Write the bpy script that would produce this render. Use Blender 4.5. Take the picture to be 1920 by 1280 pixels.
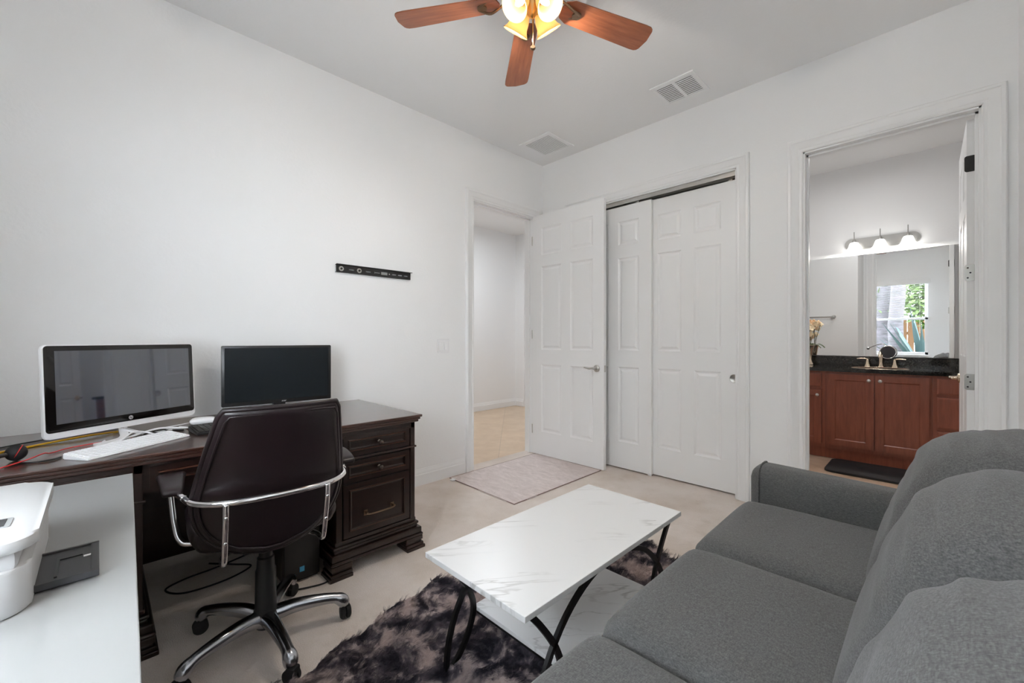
import bpy, bmesh, math, random
from math import pi, sin, cos, radians, sqrt
from mathutils import Vector, Matrix, noise
random.seed(7)
for o in list(bpy.data.objects): bpy.data.objects.remove(o, do_unlink=True)
SC = bpy.context.scene
COL = SC.collection

# ------------------------------------------------------------------ camera, world, light, exposure
cam_d = bpy.data.cameras.new('camera'); cam_d.sensor_width = 36; cam_d.lens = 785 / 1920 * 36
cam_d.shift_y = -5 / 1920; cam_d.clip_start = .03
cam = bpy.data.objects.new('camera', cam_d); COL.objects.link(cam)
cam.location = (2.942, -3.363, 1.185); cam.rotation_euler = (pi / 2, 0, radians(45.36))
SC.camera = cam
world = bpy.data.worlds.new('sky'); SC.world = world; world.use_nodes = True
bg = world.node_tree.nodes['Background']; bg.inputs[0].default_value = (.86, .93, 1, 1); bg.inputs[1].default_value = 16.0
SC.cycles.max_bounces = 16; SC.cycles.diffuse_bounces = 10; SC.cycles.glossy_bounces = 6
SC.view_settings.view_transform = 'Standard'; SC.view_settings.look = 'None'
SC.view_settings.exposure = 0.58; SC.view_settings.gamma = 1; SC.view_settings.use_curve_mapping = False

def light(name, kind, loc, power, size=.1, size_y=None, rot=(0, 0, 0), color=(1, 1, 1), portal=False):
    d = bpy.data.lights.new(name, kind); d.energy = power; d.color = color
    if kind == 'AREA':
        d.size = size
        if size_y: d.shape = 'RECTANGLE'; d.size_y = size_y
        if portal: d.cycles.is_portal = True
    else: d.shadow_soft_size = size
    o = bpy.data.objects.new(name, d); COL.objects.link(o); o.location = loc; o.rotation_euler = rot
    return o
# daylight enters by the window in the rear wall
WX0, WX1, WZ0, WZ1 = 1.50, 2.83, .86, 2.40
light('window_portal', 'AREA', ((WX0 + WX1) / 2, -4.09, (WZ0 + WZ1) / 2), 1, WX1 - WX0, WZ1 - WZ0, (pi / 2, 0, 0), portal=True)
light('hall_fill_light', 'AREA', (-1.2, .3, 2.93), 16, .5, rot=(0, 0, 0), color=(.90, .95, 1))  # unseen fill added to brighten the hall, no fixture behind it
light('bath_fill_light', 'AREA', (2.4, 1.3, 2.93), 6.5, .5, color=(1, .99, .98))  # extra fill added below the bathroom ceiling, not a visible lamp

# ------------------------------------------------------------------ materials
def srgb(r, g, b):
    f = lambda c: (c / 255 / 12.92) if c / 255 <= .04045 else ((c / 255 + .055) / 1.055) ** 2.4
    return (f(r), f(g), f(b), 1)
class M:
    def __init__(s, name, color, rough=.5, metal=0, spec=.5, coat=0):
        m = bpy.data.materials.new(name); m.use_nodes = True; s.m = m; s.t = m.node_tree
        s.p = s.t.nodes['Principled BSDF']
        s.p.inputs['Base Color'].default_value = color; s.p.inputs['Roughness'].default_value = rough
        s.p.inputs['Metallic'].default_value = metal; s.p.inputs['Specular IOR Level'].default_value = spec
        s.p.inputs['Coat Weight'].default_value = coat; s.c = color
    def n(s, kind, **kw):
        nd = s.t.nodes.new(kind)
        for k, v in kw.items():
            if k in nd.inputs: nd.inputs[k].default_value = v
            else: setattr(nd, k, v)
        return nd
    def l(s, a, b): s.t.links.new(a, b)
    def coord(s, scale=(1, 1, 1), rot=(0, 0, 0)):
        tc = s.n('ShaderNodeTexCoord'); mp = s.n('ShaderNodeMapping'); mp.inputs['Scale'].default_value = scale; src = tc.outputs['Object']
        if any(rot):
            m2 = s.n('ShaderNodeMapping'); m2.inputs['Rotation'].default_value = rot; s.l(src, m2.inputs[0]); src = m2.outputs[0]
        s.l(src, mp.inputs[0]); return mp.outputs[0]
    def noise(s, scale, detail=3, vec=None, rough=.5, dist=0):
        nd = s.n('ShaderNodeTexNoise'); nd.inputs['Scale'].default_value = scale; nd.inputs['Detail'].default_value = detail
        nd.inputs['Roughness'].default_value = rough; nd.inputs['Distortion'].default_value = dist
        s.l(vec or s.coord(), nd.inputs['Vector']); return nd.outputs['Fac']
    def ramp(s, fac, stops):
        r = s.n('ShaderNodeValToRGB'); e = r.color_ramp.elements
        while len(e) < len(stops): e.new(.5)
        for i, (p, c) in enumerate(stops): e[i].position = p; e[i].color = c
        s.l(fac, r.inputs[0]); return r.outputs[0]
    def mul(s, a, b, fac=1, mode='MULTIPLY'):
        x = s.n('ShaderNodeMix', data_type='RGBA', blend_type=mode); x.inputs[0].default_value = fac
        for i, v in ((6, a), (7, b)):
            if isinstance(v, tuple): x.inputs[i].default_value = v
            else: s.l(v, x.inputs[i])
        return x.outputs[2]
    def col(s, sock): s.l(sock, s.p.inputs['Base Color']); return s
    def bump(s, fac, strength=.3, dist=.002):
        b = s.n('ShaderNodeBump'); b.inputs['Strength'].default_value = strength; b.inputs['Distance'].default_value = dist
        s.l(fac, b.inputs['Height']); s.l(b.outputs[0], s.p.inputs['Normal']); return s
def g(v): return (v, v, v, 1)

m_wall = M('painted_wall', (.86, .865, .87, 1), .55, spec=.25); m_wall.bump(m_wall.noise(55, 3), .25, .003)
m_ceil = M('ceiling_paint', (.86, .865, .87, 1), .7, spec=.2); m_ceil.bump(m_ceil.noise(60, 4), .3, .003)
m_trim = M('trim_paint', (.85, .855, .86, 1), .32)
m_door = M('door_paint', (.86, .865, .87, 1), .38); m_door.bump(m_door.noise(60, 3, m_door.coord((6, 1, .3))), .08, .001)
m_carpet = M('carpet', srgb(200, 178, 163), .95, spec=.1)
_n = m_carpet.ramp(m_carpet.noise(2.2, 5, rough=.6), [(.3, srgb(214, 200, 188)), (.62, srgb(234, 224, 217))])
_f = m_carpet.ramp(m_carpet.noise(260, 2), [(.25, g(.84)), (.75, g(1))])
m_carpet.col(m_carpet.mul(m_carpet.mul(_n, _f), m_carpet.ramp(m_carpet.noise(5, 6, rough=.7), [(.58, g(1)), (.68, (.90, .89, .87, 1))]))); m_carpet.bump(m_carpet.noise(230, 2), .6, .006)
def wood(name, c0, c1, rough, scale=(8, 8, .6), coat=.3, nscale=6):
    m = M(name, c0, rough, coat=coat); m.p.inputs['Coat Roughness'].default_value = .15
    m.col(m.ramp(m.noise(nscale, 6, m.coord(scale), .6, .4), [(.3, c0), (.7, c1)])); return m
m_esp = wood('espresso_wood', srgb(24, 12, 9), srgb(38, 20, 14), .32, (1.2, .5, 8), .35)
m_esp_top = wood('espresso_top', srgb(44, 23, 17), srgb(70, 40, 30), .3, (9, .6, 9), .8)
m_esp_edge = M('rubbed_bead_edge', srgb(88, 50, 32), .4)
m_van = wood('cherry_wood', srgb(122, 62, 42), srgb(148, 80, 56), .38, (7, 7, .7), .2)
m_blade = wood('fan_blade_wood', srgb(132, 74, 46), srgb(166, 98, 64), .4, (1.3, 14, 10), .25, 5)
m_chrome = M('chrome', (.82, .82, .83, 1), .08, 1)
m_alu = M('polished_aluminium', (.42, .43, .46, 1), .2, 1)
m_nick = M('brushed_nickel', (.55, .54, .52, 1), .3, 1)
m_champ = M('champagne_metal', (.72, .60, .47, 1), .16, 1)
m_bronze = M('antique_bronze', (.25, .17, .11, 1), .3, 1); m_pewter = M('dark_pewter', (.22, .19, .17, 1), .22, 1)
m_brass = M('aged_brass', (.50, .33, .14, 1), .28, 1)
m_black = M('black_plastic', (.012, .012, .013, 1), .35)
m_blackmat = M('black_rubber', (.010, .010, .012, 1), .7)
m_blackmetal = M('black_metal', (.008, .008, .009, 1), .38)
m_dark = M('gap_shade', (.012, .012, .012, 1), .9)  # near-black colour that stands in for shade inside gaps
m_white = M('white_plastic', (.82, .82, .83, 1), .28)
m_printer = M('printer_shell', (.50, .50, .50, 1), .35)
m_whiteglass = M('white_glass_top', (.30, .30, .30, 1), .12, coat=.2)
m_key = M('white_keys', (.86, .87, .90, 1), .35)
m_screen = M('glossy_screen', (.012, .022, .040, 1), .03, spec=1.0); m_screen.p.inputs['IOR'].default_value = 1.9  # bluish cast of the screen's reflections put into the base colour
m_bezel = M('gloss_bezel', (.006, .005, .005, 1), .06, spec=.6)
m_matscreen = M('matte_screen', (.009, .012, .015, 1), .32, spec=.25)
m_leather = M('brown_leather', srgb(27, 17, 20), .36, spec=.5); m_leather.bump(m_leather.noise(300, 2), .12, .001)
m_logo = M('logo_silver', (.6, .6, .62, 1), .3, .6)
m_grey = M('printer_dark_tray', (.035, .035, .037, 1), .5)
m_midgrey = M('lcd_grey', (.30, .31, .31, 1), .3)
m_blue = M('blue_sticker', (.06, .30, .50, 1), .4)
m_yel = M('yellow_cable', srgb(215, 165, 20), .5); m_red = M('red_cable', srgb(200, 45, 45), .5)
m_wcab = M('white_cable', (.8, .8, .82, 1), .4)
m_fabric = M('grey_weave', srgb(98, 98, 99), .95, spec=.12)
_a = m_fabric.noise(420, 2, m_fabric.coord((1, .3, 1))); _b = m_fabric.noise(420, 2, m_fabric.coord((.3, 1, 1)))
_s = m_fabric.mul(m_fabric.ramp(_a, [(.3, g(.62)), (.7, g(1.0))]), m_fabric.ramp(_b, [(.3, g(.62)), (.7, g(1.0))]), 1)
m_fabric.col(m_fabric.mul(_s, srgb(111, 111, 111), 1)); m_fabric.bump(_a, .3, .0015)
m_fabric.p.inputs['Sheen Weight'].default_value = .12
# marble tops: soft grey veins that run along the table
m_marble = M('marble_laminate', (.86, .86, .86, 1), .30, spec=.4)
_v = m_marble.noise(1.7, 5, m_marble.coord((.75, 4.6, 1), (0, 0, radians(-47))), .55, .7)
_w = m_marble.ramp(_v, [(.482, g(1)), (.497, (.66, .65, .64, 1)), (.503, (.66, .65, .64, 1)), (.516, g(1))])
_k = m_marble.ramp(m_marble.noise(3.2, 2), [(.42, g(0)), (.62, g(1))])
_x = m_marble.n('ShaderNodeMix', data_type='RGBA'); m_marble.l(_k, _x.inputs[0]); _x.inputs[6].default_value = g(1); m_marble.l(_w, _x.inputs[7])
m_marble.col(m_marble.mul(_x.outputs[2], (.74, .74, .74, 1)))
m_granite = M('black_granite', (.012, .012, .012, 1), .07, coat=.3)
m_granite.col(m_granite.ramp(m_granite.noise(70, 5, rough=.7), [(.45, (.006, .006, .006, 1)), (.75, (.05, .043, .034, 1))]))
m_fur = M('fur', srgb(90, 78, 78), .7, spec=.3)
_u = m_fur.noise(8, 4, None, .6, .6)
m_fur.col(m_fur.ramp(_u, [(.40, srgb(36, 35, 46)), (.48, srgb(92, 84, 92)), (.57, srgb(190, 172, 168))]))
m_rug = M('pale_rug', srgb(206, 190, 184), .95, spec=.1)
m_rug.col(m_rug.mul(m_rug.ramp(m_rug.noise(9, 6, m_rug.coord((1, 3, 1)), .7, 1), [(.3, srgb(206, 193, 190)), (.7, srgb(236, 225, 222))]),
                    m_rug.ramp(m_rug.noise(300, 1), [(.3, g(.8)), (.7, g(1))]))); m_rug.bump(m_rug.noise(240, 2), .4, .003)
def tile(name, c0, c1, grout, size, rot):
    m = M(name, c0, .3)
    v = m.coord((1, 1, 1), (0, 0, rot)); b = m.n('ShaderNodeTexBrick'); b.offset = 0; b.inputs['Scale'].default_value = 1
    b.inputs['Brick Width'].default_value = size; b.inputs['Row Height'].default_value = size; b.inputs['Mortar Size'].default_value = .004
    b.inputs['Color1'].default_value = g(1); b.inputs['Color2'].default_value = g(.94); b.inputs['Mortar'].default_value = grout
    m.l(v, b.inputs['Vector']); m.col(m.mul(m.ramp(m.noise(4.5, 5, rough=.65), [(.3, c0), (.7, c1)]), b.outputs['Color'])); return m
m_tile = tile('hall_tile', srgb(204, 176, 146), srgb(222, 198, 170), g(.78), .46, radians(45))
m_btile = tile('bath_tile', srgb(176, 146, 120), srgb(214, 190, 168), g(.7), .42, radians(45))
m_mirror = M('mirror_silver', (.93, .94, .94, 1), .005, 1)
m_glass = M('window_glass', (1, 1, 1, 1), 0); m_glass.p.inputs['Transmission Weight'].default_value = 1; m_glass.p.inputs['IOR'].default_value = 1.02
def emis(name, color, e, base=(.9, .85, .75, 1), rough=.3, trans=0):
    m = M(name, base, rough); m.p.inputs['Emission Color'].default_value = color; m.p.inputs['Emission Strength'].default_value = e
    m.p.inputs['Transmission Weight'].default_value = trans; return m
m_shade = M('amber_glass_shade', (.10, .06, .022, 1), .3)
_tr = m_shade.n('ShaderNodeBsdfTranslucent'); _tr.inputs[0].default_value = (.86, .62, .34, 1); _mx = m_shade.n('ShaderNodeMixShader'); _mx.inputs[0].default_value = .30
m_shade.l(m_shade.p.outputs[0], _mx.inputs[1]); m_shade.l(_tr.outputs[0], _mx.inputs[2]); m_shade.l(_mx.outputs[0], m_shade.t.nodes['Material Output'].inputs[0])
m_bulb = emis('lit_bulb', (1, .86, .62, 1), 5)
m_bshade = emis('frosted_white_shade', (1, .99, .96, 1), 3.2)
m_petal = M('peach_petal', srgb(250, 214, 172), .6); m_petal2 = M('cream_petal', srgb(252, 232, 196), .6)
m_stem = M('stem_green', srgb(70, 72, 44), .6); m_leaf = M('orchid_leaf', srgb(74, 96, 50), .5)
m_trunk = M('palm_bark', srgb(150, 142, 140), .9); m_trunk.col(m_trunk.ramp(m_trunk.noise(5, 4, m_trunk.coord((1, 1, 7))), [(.3, srgb(46, 47, 46)), (.7, srgb(74, 70, 76))]))
m_green = M('bright_leaf', srgb(62, 84, 30), .5); m_green.p.inputs['Transmission Weight'].default_value = 0
m_agave = M('agave_leaf', srgb(32, 54, 54), .6)
m_fence = M('cedar_fence', srgb(82, 56, 28), .8); m_ground = M('garden_soil', srgb(90, 84, 74), .95)

# ------------------------------------------------------------------ mesh helpers
def B(): return bmesh.new()
ID = Matrix.Identity(4)
def T(x, y, z): return Matrix.Translation((x, y, z))
def RZ(a): return Matrix.Rotation(a, 4, 'Z')
def RX(a): return Matrix.Rotation(a, 4, 'X')
def RY(a): return Matrix.Rotation(a, 4, 'Y')
def box(bm, x0, x1, y0, y1, z0, z1, bev=0, mx=ID, seg=2):
    n = B(); bmesh.ops.create_cube(n, size=1)
    for v in n.verts: v.co = Vector(((x0 + x1) / 2 + v.co.x * (x1 - x0), (y0 + y1) / 2 + v.co.y * (y1 - y0), (z0 + z1) / 2 + v.co.z * (z1 - z0)))
    if bev: bmesh.ops.bevel(n, geom=list(n.edges), offset=min(bev, .49 * min(x1 - x0, y1 - y0, z1 - z0)), segments=seg, affect='EDGES', profile=.5)
    merge(bm, n, mx)
def merge(bm, n, mx=ID):
    bmesh.ops.transform(n, matrix=mx, verts=n.verts)
    me = bpy.data.meshes.new('tmp'); n.to_mesh(me); n.free(); bm.from_mesh(me); bpy.data.meshes.remove(me)
def cyl(bm, p0, p1, r0, r1=None, seg=20, cap=True):
    r1 = r0 if r1 is None else r1; tube(bm, [p0, p1], [r0, r1], seg, cap=cap)
def tube(bm, pts, r, seg=10, closed=False, cap=True, flat=None, up=None):
    pts = [Vector(p) for p in pts]; n = len(pts); rs = r if isinstance(r, (list, tuple)) else [r] * n
    rings = []; u = None
    for i, p in enumerate(pts):
        a = pts[(i - 1) % n] if (i or closed) else p; b = pts[(i + 1) % n] if (i < n - 1 or closed) else p
        d = (b - a).normalized()
        if up is not None: u = Vector(up); u = (u - d * u.dot(d)).normalized()
        elif u is None:
            u = Vector((0, 0, 1)) if abs(d.z) < .9 else Vector((1, 0, 0)); u = (u - d * u.dot(d)).normalized()
        else: u = (u - d * u.dot(d)).normalized()
        w = d.cross(u)
        if flat:
            A, Bq = flat; cs = [(A, Bq), (-A, Bq), (-A, -Bq), (A, -Bq)]; ring = [bm.verts.new(p + u * x + w * y) for x, y in cs]
        else: ring = [bm.verts.new(p + (u * cos(2 * pi * k / seg) + w * sin(2 * pi * k / seg)) * rs[i]) for k in range(seg)]
        rings.append(ring)
    m = len(rings[0])
    for i in range(n if closed else n - 1):
        A, C = rings[i], rings[(i + 1) % n]
        for k in range(m): bm.faces.new((A[k], A[(k + 1) % m], C[(k + 1) % m], C[k]))
    if cap and not closed:
        bm.faces.new(rings[0][::-1]); bm.faces.new(rings[-1])
def smooth_path(pts, n=8, closed=False):
    P = [Vector(p) for p in pts]; out = []; N = len(P)
    for i in range(N if closed else N - 1):
        p0 = P[(i - 1) % N] if (closed or i > 0) else P[0]; p1 = P[i]; p2 = P[(i + 1) % N]; p3 = P[(i + 2) % N] if (closed or i + 2 < N) else P[-1]
        for k in range(n):
            t = k / n; out.append(.5 * ((2 * p1) + (-p0 + p2) * t + (2 * p0 - 5 * p1 + 4 * p2 - p3) * t * t + (-p0 + 3 * p1 - 3 * p2 + p3) * t ** 3))
    if not closed: out.append(P[-1])
    return out
def lathe(bm, prof, seg=28, mx=ID, cap=False):
    n = B(); rings = []
    for r, z in prof: rings.append([n.verts.new((max(r, 1e-4) * cos(2 * pi * k / seg), max(r, 1e-4) * sin(2 * pi * k / seg), z)) for k in range(seg)])
    for A, C in zip(rings, rings[1:]):
        for k in range(seg): n.faces.new((A[k], A[(k + 1) % seg], C[(k + 1) % seg], C[k]))
    if cap: n.faces.new(rings[0][::-1]); n.faces.new(rings[-1])
    merge(bm, n, mx)
def ball(bm, c, r, sx=1, sy=1, sz=1, seg=16, mx=ID):
    n = B(); bmesh.ops.create_uvsphere(n, u_segments=seg, v_segments=max(6, seg // 2), radius=r)
    for v in n.verts: v.co = Vector((c[0] + v.co.x * sx, c[1] + v.co.y * sy, c[2] + v.co.z * sz))
    merge(bm, n, mx)
def prism(bm, poly, z0, z1, mx=ID, bev=0):
    n = B(); A = [n.verts.new((x, y, z0)) for x, y in poly]; C = [n.verts.new((x, y, z1)) for x, y in poly]; k = len(poly)
    n.faces.new(A[::-1]); n.faces.new(C)
    for i in range(k): n.faces.new((A[i], A[(i + 1) % k], C[(i + 1) % k], C[i]))
    if bev: bmesh.ops.bevel(n, geom=[e for e in n.edges if abs(e.verts[0].co.z - e.verts[1].co.z) < 1e-6], offset=bev, segments=2, affect='EDGES', profile=.5)
    merge(bm, n, mx)
def rrect(x0, x1, y0, y1, r, n=6):
    out = []
    for cx, cy, a in ((x1 - r, y1 - r, 0), (x0 + r, y1 - r, pi / 2), (x0 + r, y0 + r, pi), (x1 - r, y0 + r, 1.5 * pi)):
        for k in range(n + 1): out.append((cx + r * cos(a + pi / 2 * k / n), cy + r * sin(a + pi / 2 * k / n)))
    return out
def panelled(bm, w, h, t, panels, prof, both=False, mx=ID, holes=False):
    """board x 0..w, z 0..h, front at y=0 facing -y; panels (x0,x1,z0,z1) carry prof [(inset, depth)...]"""
    n = B()
    def q(*c): n.faces.new([n.verts.new(p) for p in c])
    xs = sorted({0, w} | {round(p[i], 5) for p in panels for i in (0, 1)}); zs = sorted({0, h} | {round(p[i], 5) for p in panels for i in (2, 3)})
    for side in ((0, 1), (t, -1)) if (both or holes) else ((0, 1),):
        Y, s = side
        def Q(c): q(*(c if s > 0 else c[::-1]))
        for x0, x1 in zip(xs, xs[1:]):
            for z0, z1 in zip(zs, zs[1:]):
                cx, cz = (x0 + x1) / 2, (z0 + z1) / 2
                if any(p[0] < cx < p[1] and p[2] < cz < p[3] for p in panels): continue
                Q([(x0, Y, z0), (x1, Y, z0), (x1, Y, z1), (x0, Y, z1)])
        for p in panels:
            if holes:
                if s > 0:
                    x0, x1, z0, z1 = p; R = [(x0, z0), (x1, z0), (x1, z1), (x0, z1)]
                    for k in range(4): a, b = R[k], R[(k + 1) % 4]; q((a[0], 0, a[1]), (b[0], 0, b[1]), (b[0], t, b[1]), (a[0], t, a[1]))
                continue
            prev = (0, 0)
            for ins, dep in list(prof):
                r0 = (p[0] + prev[0], p[1] - prev[0], p[2] + prev[0], p[3] - prev[0]); r1 = (p[0] + ins, p[1] - ins, p[2] + ins, p[3] - ins)
                y0, y1 = Y + s * prev[1], Y + s * dep
                a = [(r0[0], y0, r0[2]), (r0[1], y0, r0[2]), (r0[1], y0, r0[3]), (r0[0], y0, r0[3])]
                b = [(r1[0], y1, r1[2]), (r1[1], y1, r1[2]), (r1[1], y1, r1[3]), (r1[0], y1, r1[3])]
                for k in range(4): Q([a[k], a[(k + 1) % 4], b[(k + 1) % 4], b[k]])
                prev = (ins, dep)
            ins, dep = prev; y1 = Y + s * dep
            Q([(p[0] + ins, y1, p[2] + ins), (p[1] - ins, y1, p[2] + ins), (p[1] - ins, y1, p[3] - ins), (p[0] + ins, y1, p[3] - ins)])
    if not (both or holes): q((0, t, 0), (0, t, h), (w, t, h), (w, t, 0))
    q((0, 0, 0), (0, 0, h), (0, t, h), (0, t, 0)); q((w, 0, 0), (w, t, 0), (w, t, h), (w, 0, h))
    q((0, 0, h), (w, 0, h), (w, t, h), (0, t, h)); q((0, 0, 0), (0, t, 0), (w, t, 0), (w, 0, 0))
    bmesh.ops.remove_doubles(n, verts=n.verts, dist=1e-5)
    merge(bm, n, mx)
def rbox(bm, c, half, r, n=10, fn=None, mx=ID):
    k = B(); bmesh.ops.create_cube(k, size=2); bmesh.ops.subdivide_edges(k, edges=list(k.edges), cuts=n, use_grid_fill=True)
    H = Vector(half)
    for v in k.verts:
        q = v.co.copy(); p = Vector([q[i] * H[i] for i in range(3)])
        # concentrate samples toward the rims so the rounding is smooth
        p = Vector([math.copysign(H[i] * (1 - (1 - abs(q[i])) ** 1.35), q[i]) for i in range(3)])
        inner = Vector([max(-(H[i] - r), min(H[i] - r, p[i])) for i in range(3)]); d = p - inner
        if d.length > 1e-9: p = inner + d.normalized() * r
        if fn: p = fn(p, q)
        v.co = p + Vector(c)
    merge(bm, k, mx)
def extr(bm, prof, p0, p1, mp):
    """extrude a closed 2D profile between two stations; mp(u, v, s)->xyz"""
    A = [bm.verts.new(mp(u, v, p0)) for u, v in prof]; C = [bm.verts.new(mp(u, v, p1)) for u, v in prof]; k = len(prof)
    bm.faces.new(A[::-1]); bm.faces.new(C)
    for i in range(k): bm.faces.new((A[i], A[(i + 1) % k], C[(i + 1) % k], C[i]))
def casing(bm, a0, a1, H, prof, mp, z0=0):
    """three-sided door casing: prof closed [(outward u, proud v)], mp(a, v, z)"""
    st = [((a0, z0), (-1, 0)), ((a0, H), (-1, 1)), ((a1, H), (1, 1)), ((a1, z0), (1, 0))]
    rings = [[bm.verts.new(mp(p[0] + d[0] * u, v, p[1] + d[1] * u)) for u, v in prof] for p, d in st]
    k = len(prof)
    for A, C in zip(rings, rings[1:]):
        for i in range(k): bm.faces.new((A[i], A[(i + 1) % k], C[(i + 1) % k], C[i]))
    bm.faces.new(rings[0][::-1]); bm.faces.new(rings[-1])
def obj(name, bm, mat, parent=None, smooth=None, world_of=None, label=None, mods=()):
    if world_of is not None:
        bmesh.ops.transform(bm, matrix=Matrix.Translation(-world_of.location), verts=bm.verts)
    bmesh.ops.recalc_face_normals(bm, faces=bm.faces)
    me = bpy.data.meshes.new(name); bm.to_mesh(me); bm.free()
    me.materials.append(mat.m if isinstance(mat, M) else mat)
    o = bpy.data.objects.new(name, me); COL.objects.link(o)
    if parent is not None: o.parent = parent
    if smooth is not None:
        for p in me.polygons: p.use_smooth = True
        if smooth < 180:
            try: me.set_sharp_from_angle(angle=radians(smooth))
            except Exception: pass
    if label: o['label'] = label
    return o
def thing(name, label, cat, loc=(0, 0, 0), rz=0, group=None):
    o = bpy.data.objects.new(name, None); COL.objects.link(o); o.location = loc; o.rotation_euler = (0, 0, rz); o.empty_display_size = .1
    return tag(o, label, cat, group)
def tag(o, label, cat, group=None):
    o['label'] = label; o['category'] = cat
    if group: o['group'] = group
    return o
def struct(name, bm=None, mat=None, loc=(0, 0, 0), smooth=None, label=None):
    if bm is None:
        o = bpy.data.objects.new(name, None); COL.objects.link(o); o.location = loc; o.empty_display_size = .1
    else: o = obj(name, bm, mat, smooth=smooth)
    o['kind'] = 'structure'
    if label: o['label'] = label
    return o
def text(name, body, size, mat, parent, mx, ext=.0004, shear=0, bold=0):
    cu = bpy.data.curves.new(name, 'FONT'); cu.body = body; cu.size = size; cu.extrude = ext; cu.align_x = 'CENTER'; cu.align_y = 'CENTER'; cu.shear = shear; cu.offset = bold
    t = bpy.data.objects.new(name, cu); COL.objects.link(t); dg = bpy.context.evaluated_depsgraph_get(); dg.update()
    me = bpy.data.meshes.new_from_object(t.evaluated_get(dg)); bpy.data.objects.remove(t, do_unlink=True); bpy.data.curves.remove(cu)
    me.transform(mx); me.materials.clear(); me.materials.append(mat.m)
    o = bpy.data.objects.new(name, me); COL.objects.link(o); o.parent = parent; return o

# ------------------------------------------------------------------ setting
RX1, RY1, CH = 3.24, -3.95, 3.02
DW = .12
def shell():
    b = B(); box(b, -.12, RX1 + .12, RY1 - .12, .06, -.10, 0); struct('floor', b, m_carpet, label='beige carpet of the office')
    b = B(); box(b, -2.6, -.12, -2.4, 3.2, -.10, -.002); struct('floor.001', b, m_tile, label='beige tile laid diagonally in the hall beyond the open door')
    b = B(); box(b, .8, 4.12, .06, 2.5, -.10, -.002); struct('floor.002', b, m_btile, label='mottled stone tile of the bathroom')
    b = B(); box(b, -.12, RX1 + .12, RY1 - .12, .12, CH, CH + .1); struct('ceiling', b, m_ceil)
    b = B(); box(b, -2.6, -.12, -2.4, 3.2, CH, CH + .1); struct('ceiling.001', b, m_ceil)
    b = B(); box(b, .8, 4.12, .12, 2.5, CH, CH + .1); struct('ceiling.002', b, m_ceil)
    b = B()   # left wall with the entry opening
    box(b, -DW, 0, RY1 - .12, -.96, 0, CH); box(b, -DW, 0, -.96, -.13, 2.45, CH); box(b, -DW, 0, -.13, .12, 0, CH)
    struct('wall_left', b, m_wall)
    b = B()   # back wall: closet and bathroom openings
    box(b, 0, .39, 0, DW, 0, CH); box(b, .39, 1.91, 0, DW, 2.455, CH); box(b, 1.91, 2.31, 0, DW, 0, CH)
    box(b, 2.31, 3.12, 0, DW, 2.44, CH); box(b, 3.12, RX1 + .12, 0, DW, 0, CH)
    struct('wall_back', b, m_wall)
    b = B(); box(b, RX1, RX1 + .12, RY1 - .12, 0, 0, CH); struct('wall_right', b, m_wall)
    b = B(); y0, y1 = RY1 - .12, RY1
    box(b, 0, WX0, y0, y1, 0, CH); box(b, WX1, RX1, y0, y1, 0, CH); box(b, WX0, WX1, y0, y1, 0, WZ0); box(b, WX0, WX1, y0, y1, WZ1, CH)
    struct('wall_rear', b, m_wall)
    # closet
    b = B(); box(b, .2, 2.2, .63, .75, 0, CH); box(b, .2, .3, .12, .63, 0, CH); box(b, 2.08, 2.2, .12, .63, 0, CH); box(b, .3, 2.08, .12, .63, 2.6, 2.65)
    struct('wall_closet', b, m_wall)
    b = B(); box(b, .3, 2.08, .06, .63, -.05, 0); struct('floor.003', b, m_carpet)
    # bathroom
    b = B(); box(b, .8, .92, .75, 2.35, 0, CH); struct('wall_bathroom_left', b, m_wall)
    b = B(); box(b, .8, 4.12, 2.35, 2.47, 0, CH); struct('wall_bathroom_back', b, m_wall)
    b = B(); box(b, 4.0, 4.12, .12, 2.35, 0, CH); box(b, RX1 + .12, 4.0, 0, .12, 0, CH); struct('wall_bathroom_right', b, m_wall)
    # hall
    b = B(); box(b, -2.46, -2.33, -2.4, 2.05, 0, CH); box(b, -2.46, -2.12, 1.93, 2.05, 0, CH); box(b, -2.12, -1.2, 1.93, 2.05, 2.41, CH); box(b, -1.2, -.12, 1.93, 2.05, 0, CH)
    box(b, -2.5, -.9, 3.0, 3.1, 0, CH); box(b, -1.2, -1.1, 2.05, 3.0, 0, CH); box(b, -2.6, -2.5, 2.05, 3.0, 0, CH)
    struct('wall_hall_far', b, m_wall)
    b = B(); box(b, -.12, 0, .12, 1.93, 0, CH); box(b, -2.33, -.12, -2.4, -2.3, 0, CH); struct('wall_hall_side', b, m_wall)
shell()
# baseboards
BBP = [(0, 0), (.016, 0), (.016, .085), (.011, .092), (.011, .104), (.006, .116), (.004, .13), (0, .13)]
def bb(name, segs):
    b = B()
    for kind, c, s, p0, p1 in segs:
        if kind == 'x': extr(b, BBP, p0, p1, lambda u, v, t, c=c, s=s: (c + s * u, t, v))
        else: extr(b, BBP, p0, p1, lambda u, v, t, c=c, s=s: (t, c + s * u, v))
    struct(name, b, m_trim, smooth=35)
bb('baseboard_left', [('x', 0, 1, RY1, -1.05)])
bb('baseboard_back', [('y', 0, -1, 2.0, 2.22), ('y', 0, -1, .02, .30)])
bb('baseboard_right', [('x', RX1, -1, RY1, -.02)])
bb('baseboard_rear', [('y', RY1, 1, .02, RX1 - .02)])
bb('baseboard_hall', [('x', -2.33, 1, -2.3, 1.93), ('y', 1.93, -1, -2.33, -2.12), ('y', 1.93, -1, -1.2, -.14)])
bb('baseboard_bathroom', [('y', .75, 1, .95, 2.2), ('x', 2.2, 1, .14, .75)])
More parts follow.
